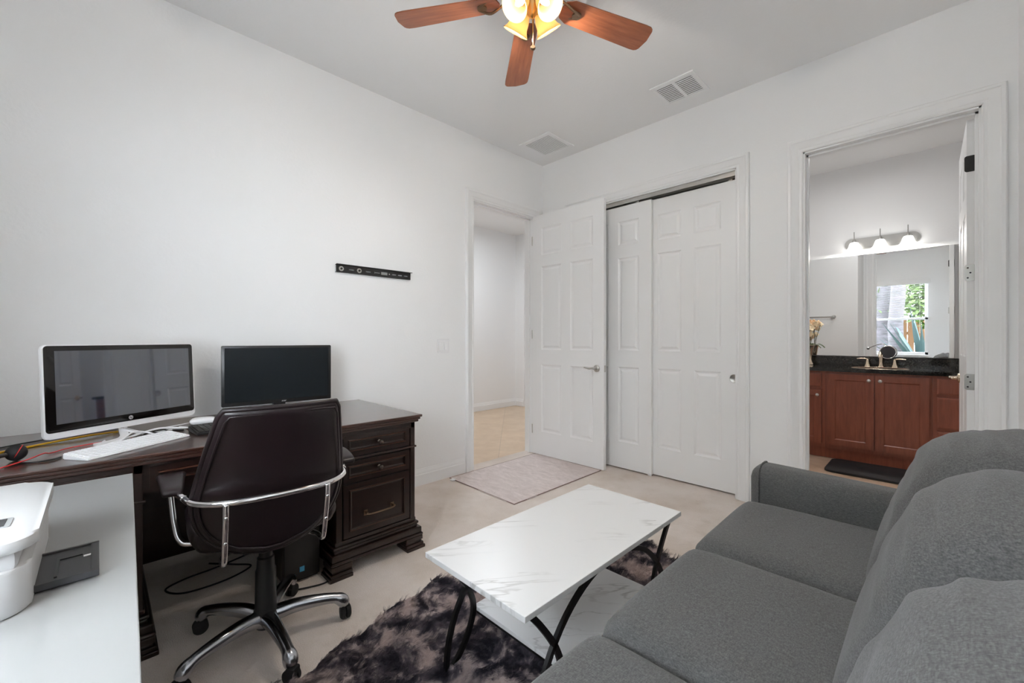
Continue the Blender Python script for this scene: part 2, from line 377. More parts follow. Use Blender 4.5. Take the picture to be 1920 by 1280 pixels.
# door casings
CP = [(.0, 0), (.0, .010), (.006, .013), (.012, .010), (.020, .010), (.028, .016), (.060, .018), (.068, .024), (.082, .024), (.088, .018), (.088, 0)]
CPW = [(u * 1.0, v) for u, v in CP]
def opening(n, a0, a1, H, mp, mpb, depth, stopside, label):
    """casing on the room side, jamb lining and stop"""
    b = B(); casing(b, a0 + .006, a1 - .006, H - .006, CP, mp)
    if mpb: casing(b, a0 + .006, a1 - .006, H - .006, CP, mpb)
    L = B()
    for A0, A1, Z0, Z1 in ((a0, a0 + .016, 0, H), (a1 - .016, a1, 0, H), (a0, a1, H - .016, H)):
        c = [mp(A0, 0, Z0), mp(A1, -depth, Z1)]
        box(b, min(c[0][0], c[1][0]), max(c[0][0], c[1][0]), min(c[0][1], c[1][1]), max(c[0][1], c[1][1]), Z0, Z1)
    if stopside is not None:
        s0, s1 = stopside
        for A0, A1, Z0, Z1 in ((a0 + .016, a0 + .028, 0, H - .016), (a1 - .028, a1 - .016, 0, H - .016), (a0 + .016, a1 - .016, H - .028, H - .016)):
            c = [mp(A0, -s0, Z0), mp(A1, -s1, Z1)]
            box(b, min(c[0][0], c[1][0]), max(c[0][0], c[1][0]), min(c[0][1], c[1][1]), max(c[0][1], c[1][1]), Z0, Z1)
    L.free()
    return struct('trim_%d' % n, b, m_trim, smooth=35, label=label)
opening(1, -.96, -.13, 2.45, lambda a, v, z: (v, a, z), lambda a, v, z: (-.12 - v, a, z), .12, (.045, .075), 'white casing of the entry doorway')
opening(2, .39, 1.91, 2.455, lambda a, v, z: (a, -v, z), None, .12, None, 'white casing of the closet opening')
opening(3, 2.31, 3.12, 2.44, lambda a, v, z: (a, -v, z), lambda a, v, z: (a, .12 + v, z), .12, (.045, .078), 'white casing of the bathroom doorway')
# closet track
b = B(); box(b, .41, 1.892, .02, .085, 2.420, 2.439); box(b, .41, 1.892, .018, .022, 2.405, 2.439); box(b, .41, 1.892, .052, .055, 2.400, 2.420); box(b, .41, 1.892, .083, .087, 2.400, 2.420)
struct('trim_4', b, m_nick, label='metal track of the sliding closet doors')

# six panel doors
DP = [(.004, .004), (.014, .009), (.022, .009), (.040, .003)]
def door_panels(w, h):
    st, mid = .115, .105; pw = (w - 2 * st - mid) / 2; out = []
    for x in (st, st + pw + mid):
        for z0, z1 in ((.235, .915), (1.065, 1.905), (2.02, h - .135)): out.append((x, x + pw, z0, z1))
    return out
def lever(bm, base, out, along, L=.10):
    """rose + lever handle; out, along unit vectors"""
    base = Vector(base); out = Vector(out); al = Vector(along)
    q = out.to_track_quat('Z', 'Y').to_matrix().to_4x4()
    lathe(bm, [(0, 0), (.032, 0), (.032, .004), (.028, .010), (.013, .014), (.011, .045), (0, .045)], 24, Matrix.Translation(base) @ q)
    p = [base + out * .042, base + out * .046 + al * .02 + Vector((0, 0, .003)), base + out * .046 + al * .05 - Vector((0, 0, .002)), base + out * .044 + al * .08 + Vector((0, 0, .001)), base + out * .040 + al * (L + .01) + Vector((0, 0, .006))]
    tube(bm, smooth_path(p, 6), [.010] * 7 + [.008] * 9 + [.006] * 9, 10)
# door_1: entry door, swung open against the closet
r = struct('door_1', loc=(.012, -.137, .012), label='white six panel entry door standing open in front of the closet')
dw, dh = .845, 2.43
b = B(); panelled(b, dw, dh, .036, door_panels(dw, dh), DP, True, T(.004, -.036, 0)); obj('door_slab', b, m_door, r)
b = B(); lever(b, (dw - .07, -.036, .905), (0, -1, 0), (-1, 0, 0)); obj('door_handle', b, m_nick, r, 50)
b = B(); box(b, dw + .003, dw + .0055, -.030, -.006, .875, .935, .0005); obj('latch_plate', b, m_nick, r)
for z in (.25, 1.22, 2.18):
    b = B(); cyl(b, (.002, -.040, z - .045), (.002, -.040, z + .045), .005, seg=10); box(b, -.008, .002, -.038, -.002, z - .045, z + .045); obj('hinge', b, m_nick, r, 40)
r.rotation_euler = (0, 0, radians(1.0))
# doors 2, 3: sliding closet doors
b = B(); h2 = 2.372
r = struct('door_2', loc=(.47, .020, .014), label='sliding closet door in front, half hidden by the entry door')
panelled(b, .75, h2, .028, door_panels(.75, h2), DP, True); obj('door_slab', b, m_door, r)
b = B(); box(b, .72, .752, -.004, .006, -.010, .010, .002); obj('floor_guide', b, m_white, r)
b = B(); box(b, .60, .63, .010, .016, h2, h2 + .035); obj('hanger', b, m_nick, r)
r = struct('door_3', loc=(1.145, .056, .014), label='sliding closet door at the rear, with a round finger pull')
b = B(); panelled(b, .745, h2, .028, door_panels(.745, h2), DP, True); obj('door_slab', b, m_door, r)
b = B(); lathe(b, [(0, .001), (.024, .001), (.028, .004), (.031, .004), (.033, 0)], 24, T(.725, 0, .87) @ RX(pi / 2)); obj('finger_pull', b, m_nick, r, 40)
for x in (.14, .68):
    b = B(); box(b, x, x + .03, .010, .016, h2, h2 + .035); obj('hanger', b, m_nick, r)
# door_4: bathroom door, open into the bathroom
r = struct('door_4', loc=(3.100, .135, .012), label='white bathroom door standing open, seen from its hinged edge')
b = B(); panelled(b, .775, 2.41, .036, door_panels(.775, 2.41), DP, True, RZ(radians(90.6)) @ T(.003, 0, 0)); obj('door_slab', b, m_door, r)
b = B(); lever(b, (-.043, .705, .905), (-1, 0, 0), (0, -1, 0)); obj('door_handle', b, m_champ, r, 50)
for z, mm, lb in ((2.16, m_blackmetal, 'black metal hinge'), (1.545, m_nick, None), (.93, m_nick, None)):  # top hinge in black metal, the others in nickel
    b = B(); prism(b, rrect(-.045, .002, z - .045, z + .045, .012), -.0022, .0, RX(pi / 2) @ T(0, 0, .0045))
    cyl(b, (.004, -.006, z - .045), (.004, -.006, z + .045), .006, seg=12)
    o = obj('hinge', b, mm, r, 40, label=lb)
    for sx, sz in ((-.032, .028), (-.022, 0), (-.032, -.028)):
        b = B(); cyl(b, (sx, -.0055, z + sz), (sx, -.0078, z + sz), .0045, seg=10); obj('screw', b, m_blackmat, o)

# window_1 in the rear wall, behind the camera, seen in the bathroom mirror
r = struct('window_1', loc=((WX0 + WX1) / 2, RY1 - .06, WZ0), label='white sash window overlooking the garden, seen in the bathroom mirror')
W2 = (WX1 - WX0) / 2; HZ = WZ1 - WZ0
b = B()
for x0, x1, z0, z1 in ((-W2, -W2 + .05, 0, HZ), (W2 - .05, W2, 0, HZ), (-W2, W2, 0, .05), (-W2, W2, HZ - .05, HZ), (-W2, W2, .72, .765)) : box(b, x0, x1, -.03, .03, z0, z1, .004)
obj('window_frame', b, m_trim, r)
b = B(); box(b, -W2 + .04, W2 - .04, -.003, .003, .04, HZ - .04); obj('glass', b, m_glass, r)
b = B(); box(b, -W2 - .03, W2 + .03, .05, .10, -.03, .0, .006); obj('window_sill', b, m_trim, r)
r = thing('window_blind', 'white horizontal blind with open slats, seen in the bathroom mirror', 'blind', ((WX0 + WX1) / 2, RY1 + .03, WZ1))
b = B(); box(b, -W2 - .03, W2 + .03, -.03, .05, -.09, .01, .004); obj('valance', b, m_trim, r)
b = B()
for i in range(26): box(b, -W2 + .02, W2 - .02, -.018, .022, -.115 - i * .027, -.1142 - i * .027)
obj('slats', b, m_trim, r)
b = B(); tube(b, [(W2 - .12, .03, -.08), (W2 - .12, .03, -1.1)], .0025, 6); obj('cord', b, m_trim, r)

# ------------------------------------------------------------------ garden outside the window
b = B(); box(b, -6, 10, -14, -4.07, -.25, -.15); struct('ground', b, m_ground)
def palm(x, y, rad, lab):
    b = B(); random.seed(int(x * 100)); pts = [(x + .03 * sin(i), y, -.2 + i * .35) for i in range(16)]
    r_ = thing('palm_tree', lab, 'tree', (x, y, -.2))
    tube(b, pts, [rad * (1.1 - .02 * i + .03 * (i % 2)) for i in range(16)], 20); obj('trunk', b, m_trunk, r_, 60, world_of=r_)
    b = B()
    for k in range(14):
        a = k * 2.4; L = .62
        P = [Vector((x + cos(a) * L * t, y + sin(a) * L * t, 5.0 + .9 * t - 1.6 * t * t)) for t in [j / 8 for j in range(9)]]
        for j in range(1, 9):
            d = (P[j] - P[j - 1]).normalized(); s = d.cross(Vector((0, 0, 1))).normalized()
            for sg in (-1, 1):
                q = P[j]; e = q + s * sg * .35 + d * .15 + Vector((0, 0, -.12)); w = d * .04
                b.faces.new([b.verts.new(v) for v in (q - w, q + w, e)])
    obj('fronds', b, m_green, r_, world_of=r_)
palm(2.25, -6.3, .145, 'grey ringed palm trunk in the mirror, in the middle of the window view')
palm(1.87, -7.7, .18, 'darker palm trunk in the mirror, at the left edge of the window view')
b = B()
for i in range(30):
    a = i * 2.399; el = .35 + .95 * (i / 30); L = .95 + .2 * sin(i)
    d = Vector((cos(a) * cos(el), sin(a) * cos(el), sin(el))); s = d.cross(Vector((0, 0, 1))).normalized(); c = Vector((2.74, -5.6, .35))
    w = [.03, .055, .06, .045, .02, .002]; L *= 1.45
    Lp = []
    for j, ww in enumerate(w): p = c + d * L * j / 5; Lp.append((b.verts.new(p - s * ww + Vector((0, 0, .012))), b.verts.new(p), b.verts.new(p + s * ww + Vector((0, 0, .012)))))
    for A, C in zip(Lp, Lp[1:]): b.faces.new((A[0], A[1], C[1], C[0])); b.faces.new((A[1], A[2], C[2], C[1]))
ball(b, (2.74, -5.6, .05), .28, 1, 1, 1.2)
tag(obj('agave_plant', b, m_agave), 'blue green spiky agave outside, reflected at the lower right of the window view', 'plant')
def bush(cx, cy, cz, sx, sy, sz, n, lab, seed, name='garden_shrub', leaf=.09):
    random.seed(seed); b = B()
    for i in range(n):
        u = Vector((random.gauss(0, 1), random.gauss(0, 1), random.gauss(0, 1))).normalized() * random.random() ** .4
        p = Vector((cx + u.x * sx, cy + u.y * sy, cz + u.z * sz)); d = Vector((random.gauss(0, 1), random.gauss(0, 1), random.gauss(0, .6) - .4)).normalized()
        s = d.cross(Vector((random.random(), random.random(), random.random()))).normalized() * leaf * .3
        b.faces.new([b.verts.new(q) for q in (p, p + d * leaf * .5 + s, p + d * leaf * 1.3, p + d * leaf * .5 - s)])
    tube(b, [(cx, cy, -.2), (cx, cy, cz)], .04, 8)
    tag(obj(name, b, m_green), lab, 'plant')
bush(3.05, -7.2, 2.3, .8, .5, .9, 2600, 'bright yellow green foliage reflected at the upper right of the window view', 3, leaf=.13)
bush(1.0, -8.0, 2.2, 1.4, .6, 1.3, 2200, 'green foliage behind the palm trunks in the reflected window view', 5, leaf=.13)
b = B()
for i in range(60): box(b, -2 + i * .15, -2 + i * .15 + .14, -9.03, -9.0, -.15, 1.75)
box(b, -2, 7, -9.07, -9.03, .2, .3); box(b, -2, 7, -9.07, -9.03, 1.3, 1.4)
tag(obj('wooden_fence', b, m_fence), 'golden cedar board fence beyond the agave in the reflected window view', 'fence')

# ------------------------------------------------------------------ ceiling and wall fittings
def vent(name, lab, x0, x1, y0, y1, n, split, slat_mat, tilt, gap, border):
    r = thing(name, lab, 'vent', ((x0 + x1) / 2, (y0 + y1) / 2, CH)); hx, hy = (x1 - x0) / 2, (y1 - y0) / 2
    b = B()
    F = [(-hx, hx, -hy, -hy + border), (-hx, hx, hy - border, hy), (-hx, -hx + border, -hy + border, hy - border), (hx - border, hx, -hy + border, hy - border)]
    for q in F: box(b, *q, -.010, -.0005, .003)
    if split: box(b, -.010, .010, -hy + border, hy - border, -.008, -.001)
    obj('frame', b, m_trim, r)
    b = B(); box(b, -hx + .02, hx - .02, -hy + .02, hy - .02, -.0015, -.0002); obj('shade_sheet', b, m_dark, r)  # dark sheet painted in for the shade behind the slats
    b = B(); s = (2 * hy - 2 * border) / n
    for i in range(n):
        y = -hy + border + s * (i + .5)
        box(b, -hx + border, hx - border, -s * gap, s * gap, -.0008, .0008, 0, T(0, y, -.006) @ RX(tilt))
    obj('slat', b, slat_mat, r)
    return r
vent('ceiling_vent', 'white ceiling air register with two banks of open louvers', 1.46, 1.78, -.485, -.175, 11, True, m_trim, radians(-6), .26, .032)
vent('ceiling_vent', 'white ceiling return grille with fine close louvers, nearest the room corner', .172, .535, -.535, -.16, 16, False, m_trim, radians(-4), .32, .036)
r = thing('light_switch', 'white double rocker light switch plate beside the entry doorway', 'switch', (.0, -1.281, 1.125))
b = B(); box(b, .0005, .009, -.058, .058, -.058, .058, .003); obj('switch_plate', b, m_white, r)
for y in (-.023, .023):
    b = B(); box(b, .006, .014, y - .017, y + .017, -.033, .033, .002); box(b, .006, .0098, y - .0195, y + .0195, -.0355, .0355); obj('rocker', b, m_trim, r)
# TV wall bracket
r = thing('wall_mount_bracket', 'black slotted metal bracket screwed to the left wall', 'bracket', (0, -2.19, 1.652))
hs = [(.09, .13, .020, .028), (.215, .255, .020, .028), (.425, .46, .020, .028), (.475, .51, .020, .028), (.525, .56, .020, .028)]
b = B(); panelled(b, .585, .052, .003, hs, [], mx=T(.018, 0, 0) @ RZ(pi / 2), holes=True)
box(b, .0005, .018, 0, .585, .050, .053); box(b, .018, .030, .0, .595, .053, .056); box(b, .0005, .018, .0, .585, -.001, .002)
obj('rail', b, m_blackmetal, r)
for y in (.035, .165):
    b = B(); lathe(b, [(.004, 0), (.017, 0), (.017, .003), (.004, .003)], 20, T(.0185, y, .024) @ RY(pi / 2)); o = obj('washer', b, m_nick, r, 30)
    b = B(); lathe(b, [(0, .008), (.008, .008), (.008, .002), (0, .002)], 6, T(.0185, y, .024) @ RY(pi / 2)); obj('bolt', b, m_blackmetal, o)
b = B(); box(b, .0182, .0190, .335, .385, .014, .034); obj('label_plate', b, m_midgrey, r)
b = B(); box(b, .0182, .0186, .285, .325, .021, .026); box(b, .0182, .0186, .282, .284, .016, .032); obj('printed_mark', b, m_midgrey, r)
b = B(); lathe(b, [(0, .002), (.004, .002), (.004, 0)], 12, T(.0182, .402, .024) @ RY(pi / 2)); obj('level_dot', b, m_white, r)

# ceiling fan
FO = (1.662, -1.971)
fan = thing('ceiling_fan', 'five blade wooden ceiling fan with four lit amber glass shades', 'ceiling fan', (FO[0], FO[1], CH))
zb = 2.72 - CH
b = B(); lathe(b, [(0, 0), (.07, 0), (.072, -.02), (.05, -.05), (.018, -.06), (.016, -.11), (.06, -.12), (.115, -.15), (.13, -.20), (.13, -.25), (.10, -.285), (.06, -.295), (0, -.295)], 36); obj('motor_housing', b, m_bronze, fan, 40)
for k in range(5):
    a = radians(69.3 + 72 * k); mx = ID
    b = B()
    pl = [(.20, -.058), (.16, -.04), (.15, 0), (.16, .04), (.20, .058)] + [(.60, .070)] + [(.62 + .030 * sin(t), .045 + .025 * cos(t)) for t in (.3, .8, 1.3)] + [(.658, 0)] + [(.62 + .030 * sin(t), -.045 - .025 * cos(t)) for t in (1.3, .8, .3)] + [(.60, -.070)]
    prism(b, pl, -.003, .003, mx @ T(0, 0, zb) @ RX(radians(-11)), .001); bl = obj('blade', b, m_blade, fan); bl.rotation_euler = (0, 0, a)
    b = B()
    for s in (-1, 1): tube(b, [mx @ Vector(p) for p in smooth_path([(.09, s * .015, zb + .03), (.15, s * .028, zb + .010), (.20, s * .030, zb - .008 + s * .006), (.245, s * .012, zb - .008)], 5)], .006, 8)
    lathe(b, [(0, -.004), (.022, -.004), (.022, .004), (0, .004)], 16, mx @ T(.235, 0, zb - .007)); obj('blade_bracket', b, m_bronze, bl, 40)
b = B(); lathe(b, [(0, -.29), (.045, -.29), (.05, -.30), (.05, -.33), (.038, -.35), (.02, -.37), (.012, -.385), (0, -.39)], 28); obj('light_kit', b, m_brass, fan, 40)
for k in range(4):
    a = radians(-2 + 90 * k); dr = Vector((cos(a), sin(a), 0))
    tilt = radians(38); ax = (dr * sin(tilt) + Vector((0, 0, -cos(tilt)))).normalized()
    p0 = dr * .045 + Vector((0, 0, -.315)); q = ax.to_track_quat('Z', 'Y').to_matrix().to_4x4(); mx = Matrix.Translation(p0) @ q
    b = B(); lathe(b, [(.022, .0), (.026, .012), (.036, .030), (.043, .055), (.045, .075), (.052, .092), (.062, .104), (.0605, .106), (.050, .094), (.043, .076), (.041, .055), (.034, .031), (.024, .013)], 28, mx)
    sh = obj('lamp_shade', b, m_shade, fan, 60)
    b = B(); lathe(b, [(0, .0), (.012, .005), (.015, .03), (.018, .045), (.014, .068), (.006, .084), (0, .090)], 16, mx); obj('bulb', b, m_bulb, sh, 60)
    b = B(); lathe(b, [(0, -.012), (.02, -.012), (.024, .0), (.026, .014), (.022, .016), (0, .016)], 20, mx); obj('shade_holder', b, m_brass, fan, 40)
    pl_ = p0 + ax * .101
    light('fan_bulb_light', 'POINT', (FO[0] + pl_.x, FO[1] + pl_.y, CH + pl_.z), 7, .012, color=(1, .93, .83))
for dx, dy, z1, pull in ((.012, -.008, -.525, 1), (-.006, .010, -.47, 0)):
    b = B(); tube(b, [(dx, dy, -.38), (dx, dy, z1)], .0014, 6); c = obj('pull_chain', b, m_brass, fan)
    b = B()
    if pull: lathe(b, [(0, -.006), (.010, -.006), (.012, -.002), (.012, .002), (.010, .006), (0, .006)], 18, T(dx, dy, z1 - .008) @ RZ(radians(40)) @ RX(radians(70)))
    else: cyl(b, (dx, dy, z1 - .02), (dx, dy, z1), .003, .0025, 10)
    obj('chain_fob', b, m_bronze, c, 40)

# ------------------------------------------------------------------ dark desk
DX0, DX1, DY0, DY1, DZ = .06, .88, -3.80, -2.045, .755
desk = thing('executive_desk', 'dark espresso wooden desk with drawers along the left wall', 'desk', (.45, -2.9, 0))
def D(name, b, mat, par=None, sm=None, lab=None): return obj(name, b, mat, par or desk, sm, world_of=desk, label=lab)
b = B()
n = B(); xs = [(.0, .0)]
box(b, DX0, DX1, DY0, DY1, DZ - .014, DZ, .004); box(b, DX0, DX1 - .008, DY0 + .008, DY1 - .008, DZ - .028, DZ - .014, .004); box(b, DX0, DX1 - .016, DY0 + .016, DY1 - .016, DZ - .042, DZ - .028, .004)
n.free(); D('desktop', b, m_esp_top)
FX = .850
PR = [(.002, -.004), (.008, -.004), (.012, .004), (.018, .006)]
def front(bm, y0, y1, z0, z1, x, t=.02, frame=.022): panelled(bm, y1 - y0, z1 - z0, t, [(frame, y1 - y0 - frame, frame, z1 - z0 - frame)], PR, mx=T(x, y0, z0) @ RZ(pi / 2))
def knob(par, y, z):
    b = B(); lathe(b, [(0, 0), (.011, 0), (.011, .003), (.005, .006), (.005, .014), (.011, .018), (.0145, .023), (.012, .028), (0, .030)], 20, T(FX + .012, y, z) @ RY(pi / 2)); D('knob', b, m_pewter, par, 40)
def pull(par, y0, y1, z):
    b = B(); x = FX + .012
    for y in (y0, y1): box(b, x, x + .005, y - .010, y + .010, z - .014, z + .014, .002); box(b, x, x + .028, y - .005, y + .005, z - .005, z + .008, .002)
    tube(b, smooth_path([(x + .025, y0 - .006, z + .004), (x + .027, y0 + .02, z - .004), (x + .027, y1 - .02, z - .004), (x + .025, y1 + .006, z + .004)], 6), .0045, 8); D('handle', b, m_bronze, par, 40)
def pedestal(y0, y1, left):
    b = B(); box(b, .10, FX - .010, y0, y1, .13, DZ - .042)
    for yy in (y0, y1 - .028): box(b, FX - .012, FX + .004, yy, yy + .028, .13, DZ - .042, .002)
    box(b, FX - .012, FX + .004, y0, y1, DZ - .075, DZ - .042, .002)
    box(b, .10, FX + .012, y0 - .008, y1 + .008, .570, .580, .004)
    D('pedestal', b, m_esp)
    b = B(); yc = (y0 + y1) / 2
    for z0, z1, o in ((.150, .172, .006), (.135, .150, .018), (.118, .135, .013), (.085, .118, .030), (.070, .085, .036)):
        box(b, .09, FX + o, y0 - o, y1 + o, z0, z1, .006)
    D('plinth', b, m_esp)
    for ya, yb in ((y0 - .034, y0 + .07), (y1 - .07, y1 + .034)):
        for xa, xb in ((FX - .075, FX + .034), (.09, .18)):
            b = B()
            for z0, z1, o in ((.046, .070, 0), (.034, .046, -.006), (.018, .034, .003), (0.0, .018, .010)): box(b, xa, xb + (o if xb > .5 else 0), ya - (o if ya < yc else 0), yb + (o if yb > yc else 0), z0, z1, .003)
            D('foot', b, m_esp)
    b = B(); a, c = y0 + .036, y1 - .036
    for z0, z1, kz in ((.588, .694, .640), (.455, .562, .497)):
        b = B(); front(b, a, c, z0, z1, FX + .006); d = D('drawer', b, m_esp); knob(d, yc, (z0 + z1) / 2)
        bead(d, a + .022, c - .022, z0 + .022, z1 - .022)
    b = B(); front(b, a, c, .178, .446, FX + .006, frame=.028); d = D('drawer', b, m_esp); pull(d, yc - .075, yc + .075, .285)
    bead(d, a + .028, c - .028, .178 + .028, .446 - .028)
def bead(d, y0, y1, z0, z1):
    b = B(); tube(b, [(FX + .0095, y0 + .005, z0 + .005), (FX + .0095, y1 - .005, z0 + .005), (FX + .0095, y1 - .005, z1 - .005), (FX + .0095, y0 + .005, z1 - .005)], .0016, 6, closed=True); D('bead', b, m_esp_edge, d)
pedestal(-2.525, -2.080, False); pedestal(-3.73, -3.245, True)
b = B(); box(b, FX - .03, FX - .012, -3.25, -2.52, .60, DZ - .042); D('apron', b, m_esp)
b = B(); box(b, .12, .14, -3.25, -2.52, .05, DZ - .042); D('modesty_panel', b, m_esp)
b = B(); front(b, -3.225, -2.545, .615, .700, FX - .008); d = D('drawer', b, m_esp); 
b = B(); tube(b, [(FX - .0045, -3.198, .642), (FX - .0045, -2.572, .642), (FX - .0045, -2.572, .673), (FX - .0045, -3.198, .673)], .0016, 6, closed=True); D('bead', b, m_esp_edge, d)

# ------------------------------------------------------------------ all in one computer
mw, mh = .575, .362
pL = Vector((.585, -3.510)); pR = Vector((.292, -3.012)); ang = math.atan2(pR.y - pL.y, pR.x - pL.x)
pc_ = (pL + pR) / 2
aio = thing('all_in_one_computer', 'white framed all in one computer with glossy black screen on the dark desk', 'computer', (pc_.x, pc_.y, DZ), ang)
# local x left->right, -y toward the viewer, screen stands at y=0
LZ = RX(radians(-4)) 
tm = T(0, 0, .045) @ RX(radians(-3))
b = B(); prism(b, rrect(-mw / 2, mw / 2, 0, mh, .016), 0, .016, tm @ T(0, .016, 0) @ RX(pi / 2), .004); obj('housing', b, m_white, aio, 40)
b = B(); prism(b, rrect(-mw / 2 + .005, mw / 2 - .005, .024, mh - .004, .012), 0, .002, tm @ RX(pi / 2), .0006); obj('bezel', b, m_bezel, aio, 40)
b = B(); box(b, -mw / 2 + .036, mw / 2 - .024, -.0030, -.0022, .054, mh - .024, 0, tm); obj('screen', b, m_screen, aio)
b = B(); lathe(b, [(0, 0), (.0085, 0), (.0085, .0006), (0, .0006)], 28, tm @ T(0.0, -.0022, .038) @ RX(pi / 2)); lg = obj('logo_disc', b, m_logo, aio)
text('logo_letters', 'hp', .013, m_bezel, lg, tm @ T(0, -.0030, .0385) @ RX(pi / 2), shear=.25)
b = B(); tube(b, smooth_path([(-.16, -.055, .004), (-.10, -.050, .004), (-.04, -.02, .006), (.0, .05, .03), (.0, .07, .12)], 6), .006, 8, flat=(.004, .014)); obj('stand', b, m_white, aio, 40)
b = B(); tube(b, smooth_path([(.16, -.055, .004), (.10, -.050, .004), (.04, -.02, .006), (.0, .05, .03)], 6), .006, 8, flat=(.004, .014)); box(b, -.007, .007, .03, .06, .002, .12, .004); obj('stand', b, m_white, aio, 40)


# black monitor
pL = Vector((.150, -2.878)); pR = Vector((.200, -2.296)); ang = math.atan2(pR.y - pL.y, pR.x - pL.x); c_ = (pL + pR) / 2
mon = thing('computer_monitor', 'black thin framed monitor behind the brown office chair', 'monitor', (c_.x, c_.y, DZ), ang)
mw, mh = .582, .343
tm = T(0, 0, .047)
b = B(); prism(b, rrect(-mw / 2, mw / 2, 0, mh, .006), 0, .026, tm @ T(0, .026, 0) @ RX(pi / 2), .002); box(b, -.14, .14, .020, .045, .05, .25, .01, tm); obj('housing', b, m_black, mon, 40)
b = B(); box(b, -mw / 2 + .014, mw / 2 - .014, -.0008, .0002, .022, mh - .013, 0, tm); obj('screen', b, m_matscreen, mon)
text('logo_letters', 'acer', .014, m_logo, mon, tm @ T(.02, -.0008, .0115) @ RX(pi / 2), shear=.3, bold=.0004)
b = B(); lathe(b, [(0, 0), (.11, 0), (.115, .003), (.11, .008), (.04, .014), (0, .015)], 36, T(0, .03, 0)); box(b, -.035, .035, .025, .045, .01, .13, .006); obj('stand', b, m_black, mon, 40)

def keyboard(name, lab, loc, rz, L, Dp, hf, hr, mbody, mkey, nx, ny):
    r = thing(name, lab, 'keyboard', loc, rz)   # local x along length, -y towards the typist
    b = B(); P = [(-Dp / 2, 0), (-Dp / 2, hf), (Dp / 2, hr), (Dp / 2, 0)]
    n = B(); A = [n.verts.new((-L / 2, y, z)) for y, z in P]; C = [n.verts.new((L / 2, y, z)) for y, z in P]
    n.faces.new(A); n.faces.new(C[::-1])
    for i in range(4): n.faces.new((A[i], A[(i + 1) % 4], C[(i + 1) % 4], C[i]))
    bmesh.ops.bevel(n, geom=list(n.edges), offset=.003, segments=2, affect='EDGES'); merge(b, n); obj('body', b, mbody, r, 40)
    b = B(); sx = (L - .016) / nx; sy = (Dp - .016) / ny; sl = math.atan2(hr - hf, Dp)
    for j in range(ny):
        i = 0
        while i < nx:
            w = 1
            if j == 0 and i == 3: w = 6
            elif i in (nx - 6, nx - 5) and nx > 17 and False: w = 1
            y = -Dp / 2 + .008 + sy * (j + .5); z = hf + (hr - hf) * ((y + Dp / 2) / Dp)
            x0 = -L / 2 + .008 + sx * i
            box(b, x0 + .0012, x0 + sx * w - .0012, -sy / 2 + .0014, sy / 2 - .0014, -.001, .0035, .0008, T(0, y, z) @ RX(sl), 1); i += w
    obj('keys', b, mkey, r)['kind'] = 'stuff'
    return r
kf0 = Vector((.845, -3.380)); kf1 = Vector((.632, -3.080)); d_ = (kf1 - kf0).normalized(); nrm = Vector((-d_.y, d_.x))
kc = (kf0 + kf1) / 2 + nrm * .060
keyboard('computer_keyboard', 'slim white keyboard in front of the white framed computer', (kc.x, kc.y, DZ), math.atan2(d_.y, d_.x), .385, .115, .007, .022, m_white, m_key, 19, 6)
keyboard('computer_keyboard', 'black keyboard behind the office chair back', (.55, -2.84, DZ), math.atan2(.99, -.10), .44, .150, .012, .026, m_black, m_black, 20, 6)
b = B(); rbox(b, (0, 0, .017), (.055, .030, .017), .0165, 8, lambda p, q: Vector((p.x, p.y * (1 - .12 * q.x), p.z * (1 if p.z < 0 else (1 - .35 * (p.x / .055) ** 2)))))
mo = tag(obj('computer_mouse', b, m_white, None, 180), 'white mouse lying behind the black keyboard', 'mouse'); mo.location = (.335, -2.985, DZ + .0005); mo.rotation_euler = (0, 0, radians(72))

# headset ear piece and cables on the desk
hd = thing('headset', 'black headset with a red ring at the left end of the desk', 'headset', (.66, -3.57, DZ))
b = B(); ball(b, (0, 0, .028), .028, .9, 1, 1, 24); obj('ear_cup', b, m_blackmat, hd, 180)
b = B(); lathe(b, [(.0255, -.0015), (.0275, 0), (.0255, .0015)], 28, T(0, .004, .029) @ RX(radians(65))); obj('ring', b, m_red, hd, 180)
b = B(); tube(b, smooth_path([(.03, -.02, .03), (.08, -.07, .03), (.12, -.14, .025), (.10, -.19, .012)], 8), .007, 8); obj('headband', b, m_black, hd, 180)
def cable(lab, pts, r, mat, cat='cable', name='desk_cable', n=10):
    b = B(); tube(b, smooth_path(pts, n), r, 8); return tag(obj(name, b, mat, None, 180), lab, cat)
z = DZ + .004
cable('yellow cable running behind the white framed computer', [(.55, -3.72, z), (.42, -3.55, z), (.36, -3.40, z + .006), (.30, -3.30, z)], .0042, m_yel)
cable('red cable curling in front of the headset', [(.80, -3.72, z), (.80, -3.62, z), (.72, -3.545, z + .004), (.665, -3.505, z + .01), (.62, -3.49, z), (.56, -3.44, z), (.52, -3.34, z), (.50, -3.26, z)], .0022, m_red)
cable('thin black cable along the rear of the desk', [(.50, -3.78, z), (.34, -3.60, z), (.24, -3.42, z), (.2, -3.3, z)], .003, m_black)
cable('black cable running from the headset to the white keyboard', [(.72, -3.56, z), (.755, -3.525, z), (.75, -3.48, z), (.725, -3.46, z)], .0032, m_black)
cable('white cable looping behind the white keyboard', [(.50, -3.345, z), (.60, -3.36, z), (.61, -3.31, z + .004), (.55, -3.26, z + .03), (.53, -3.215, z + .02), (.57, -3.185, z + .010)], .0035, m_wcab)
cable('white cable running from the computer to the white mouse', [(.61, -3.345, z), (.56, -3.275, z + .012), (.47, -3.17, z + .02), (.45, -3.08, z + .006), (.42, -3.06, z), (.375, -3.085, z)], .0045, m_wcab)
cable('thin white cable lying under the white framed computer', [(.36, -3.18, z), (.31, -3.08, z), (.34, -3.00, z + .03), (.38, -2.93, z + .03)][:2] + [(.28, -3.03, z), (.26, -2.98, z)], .0025, m_wcab)
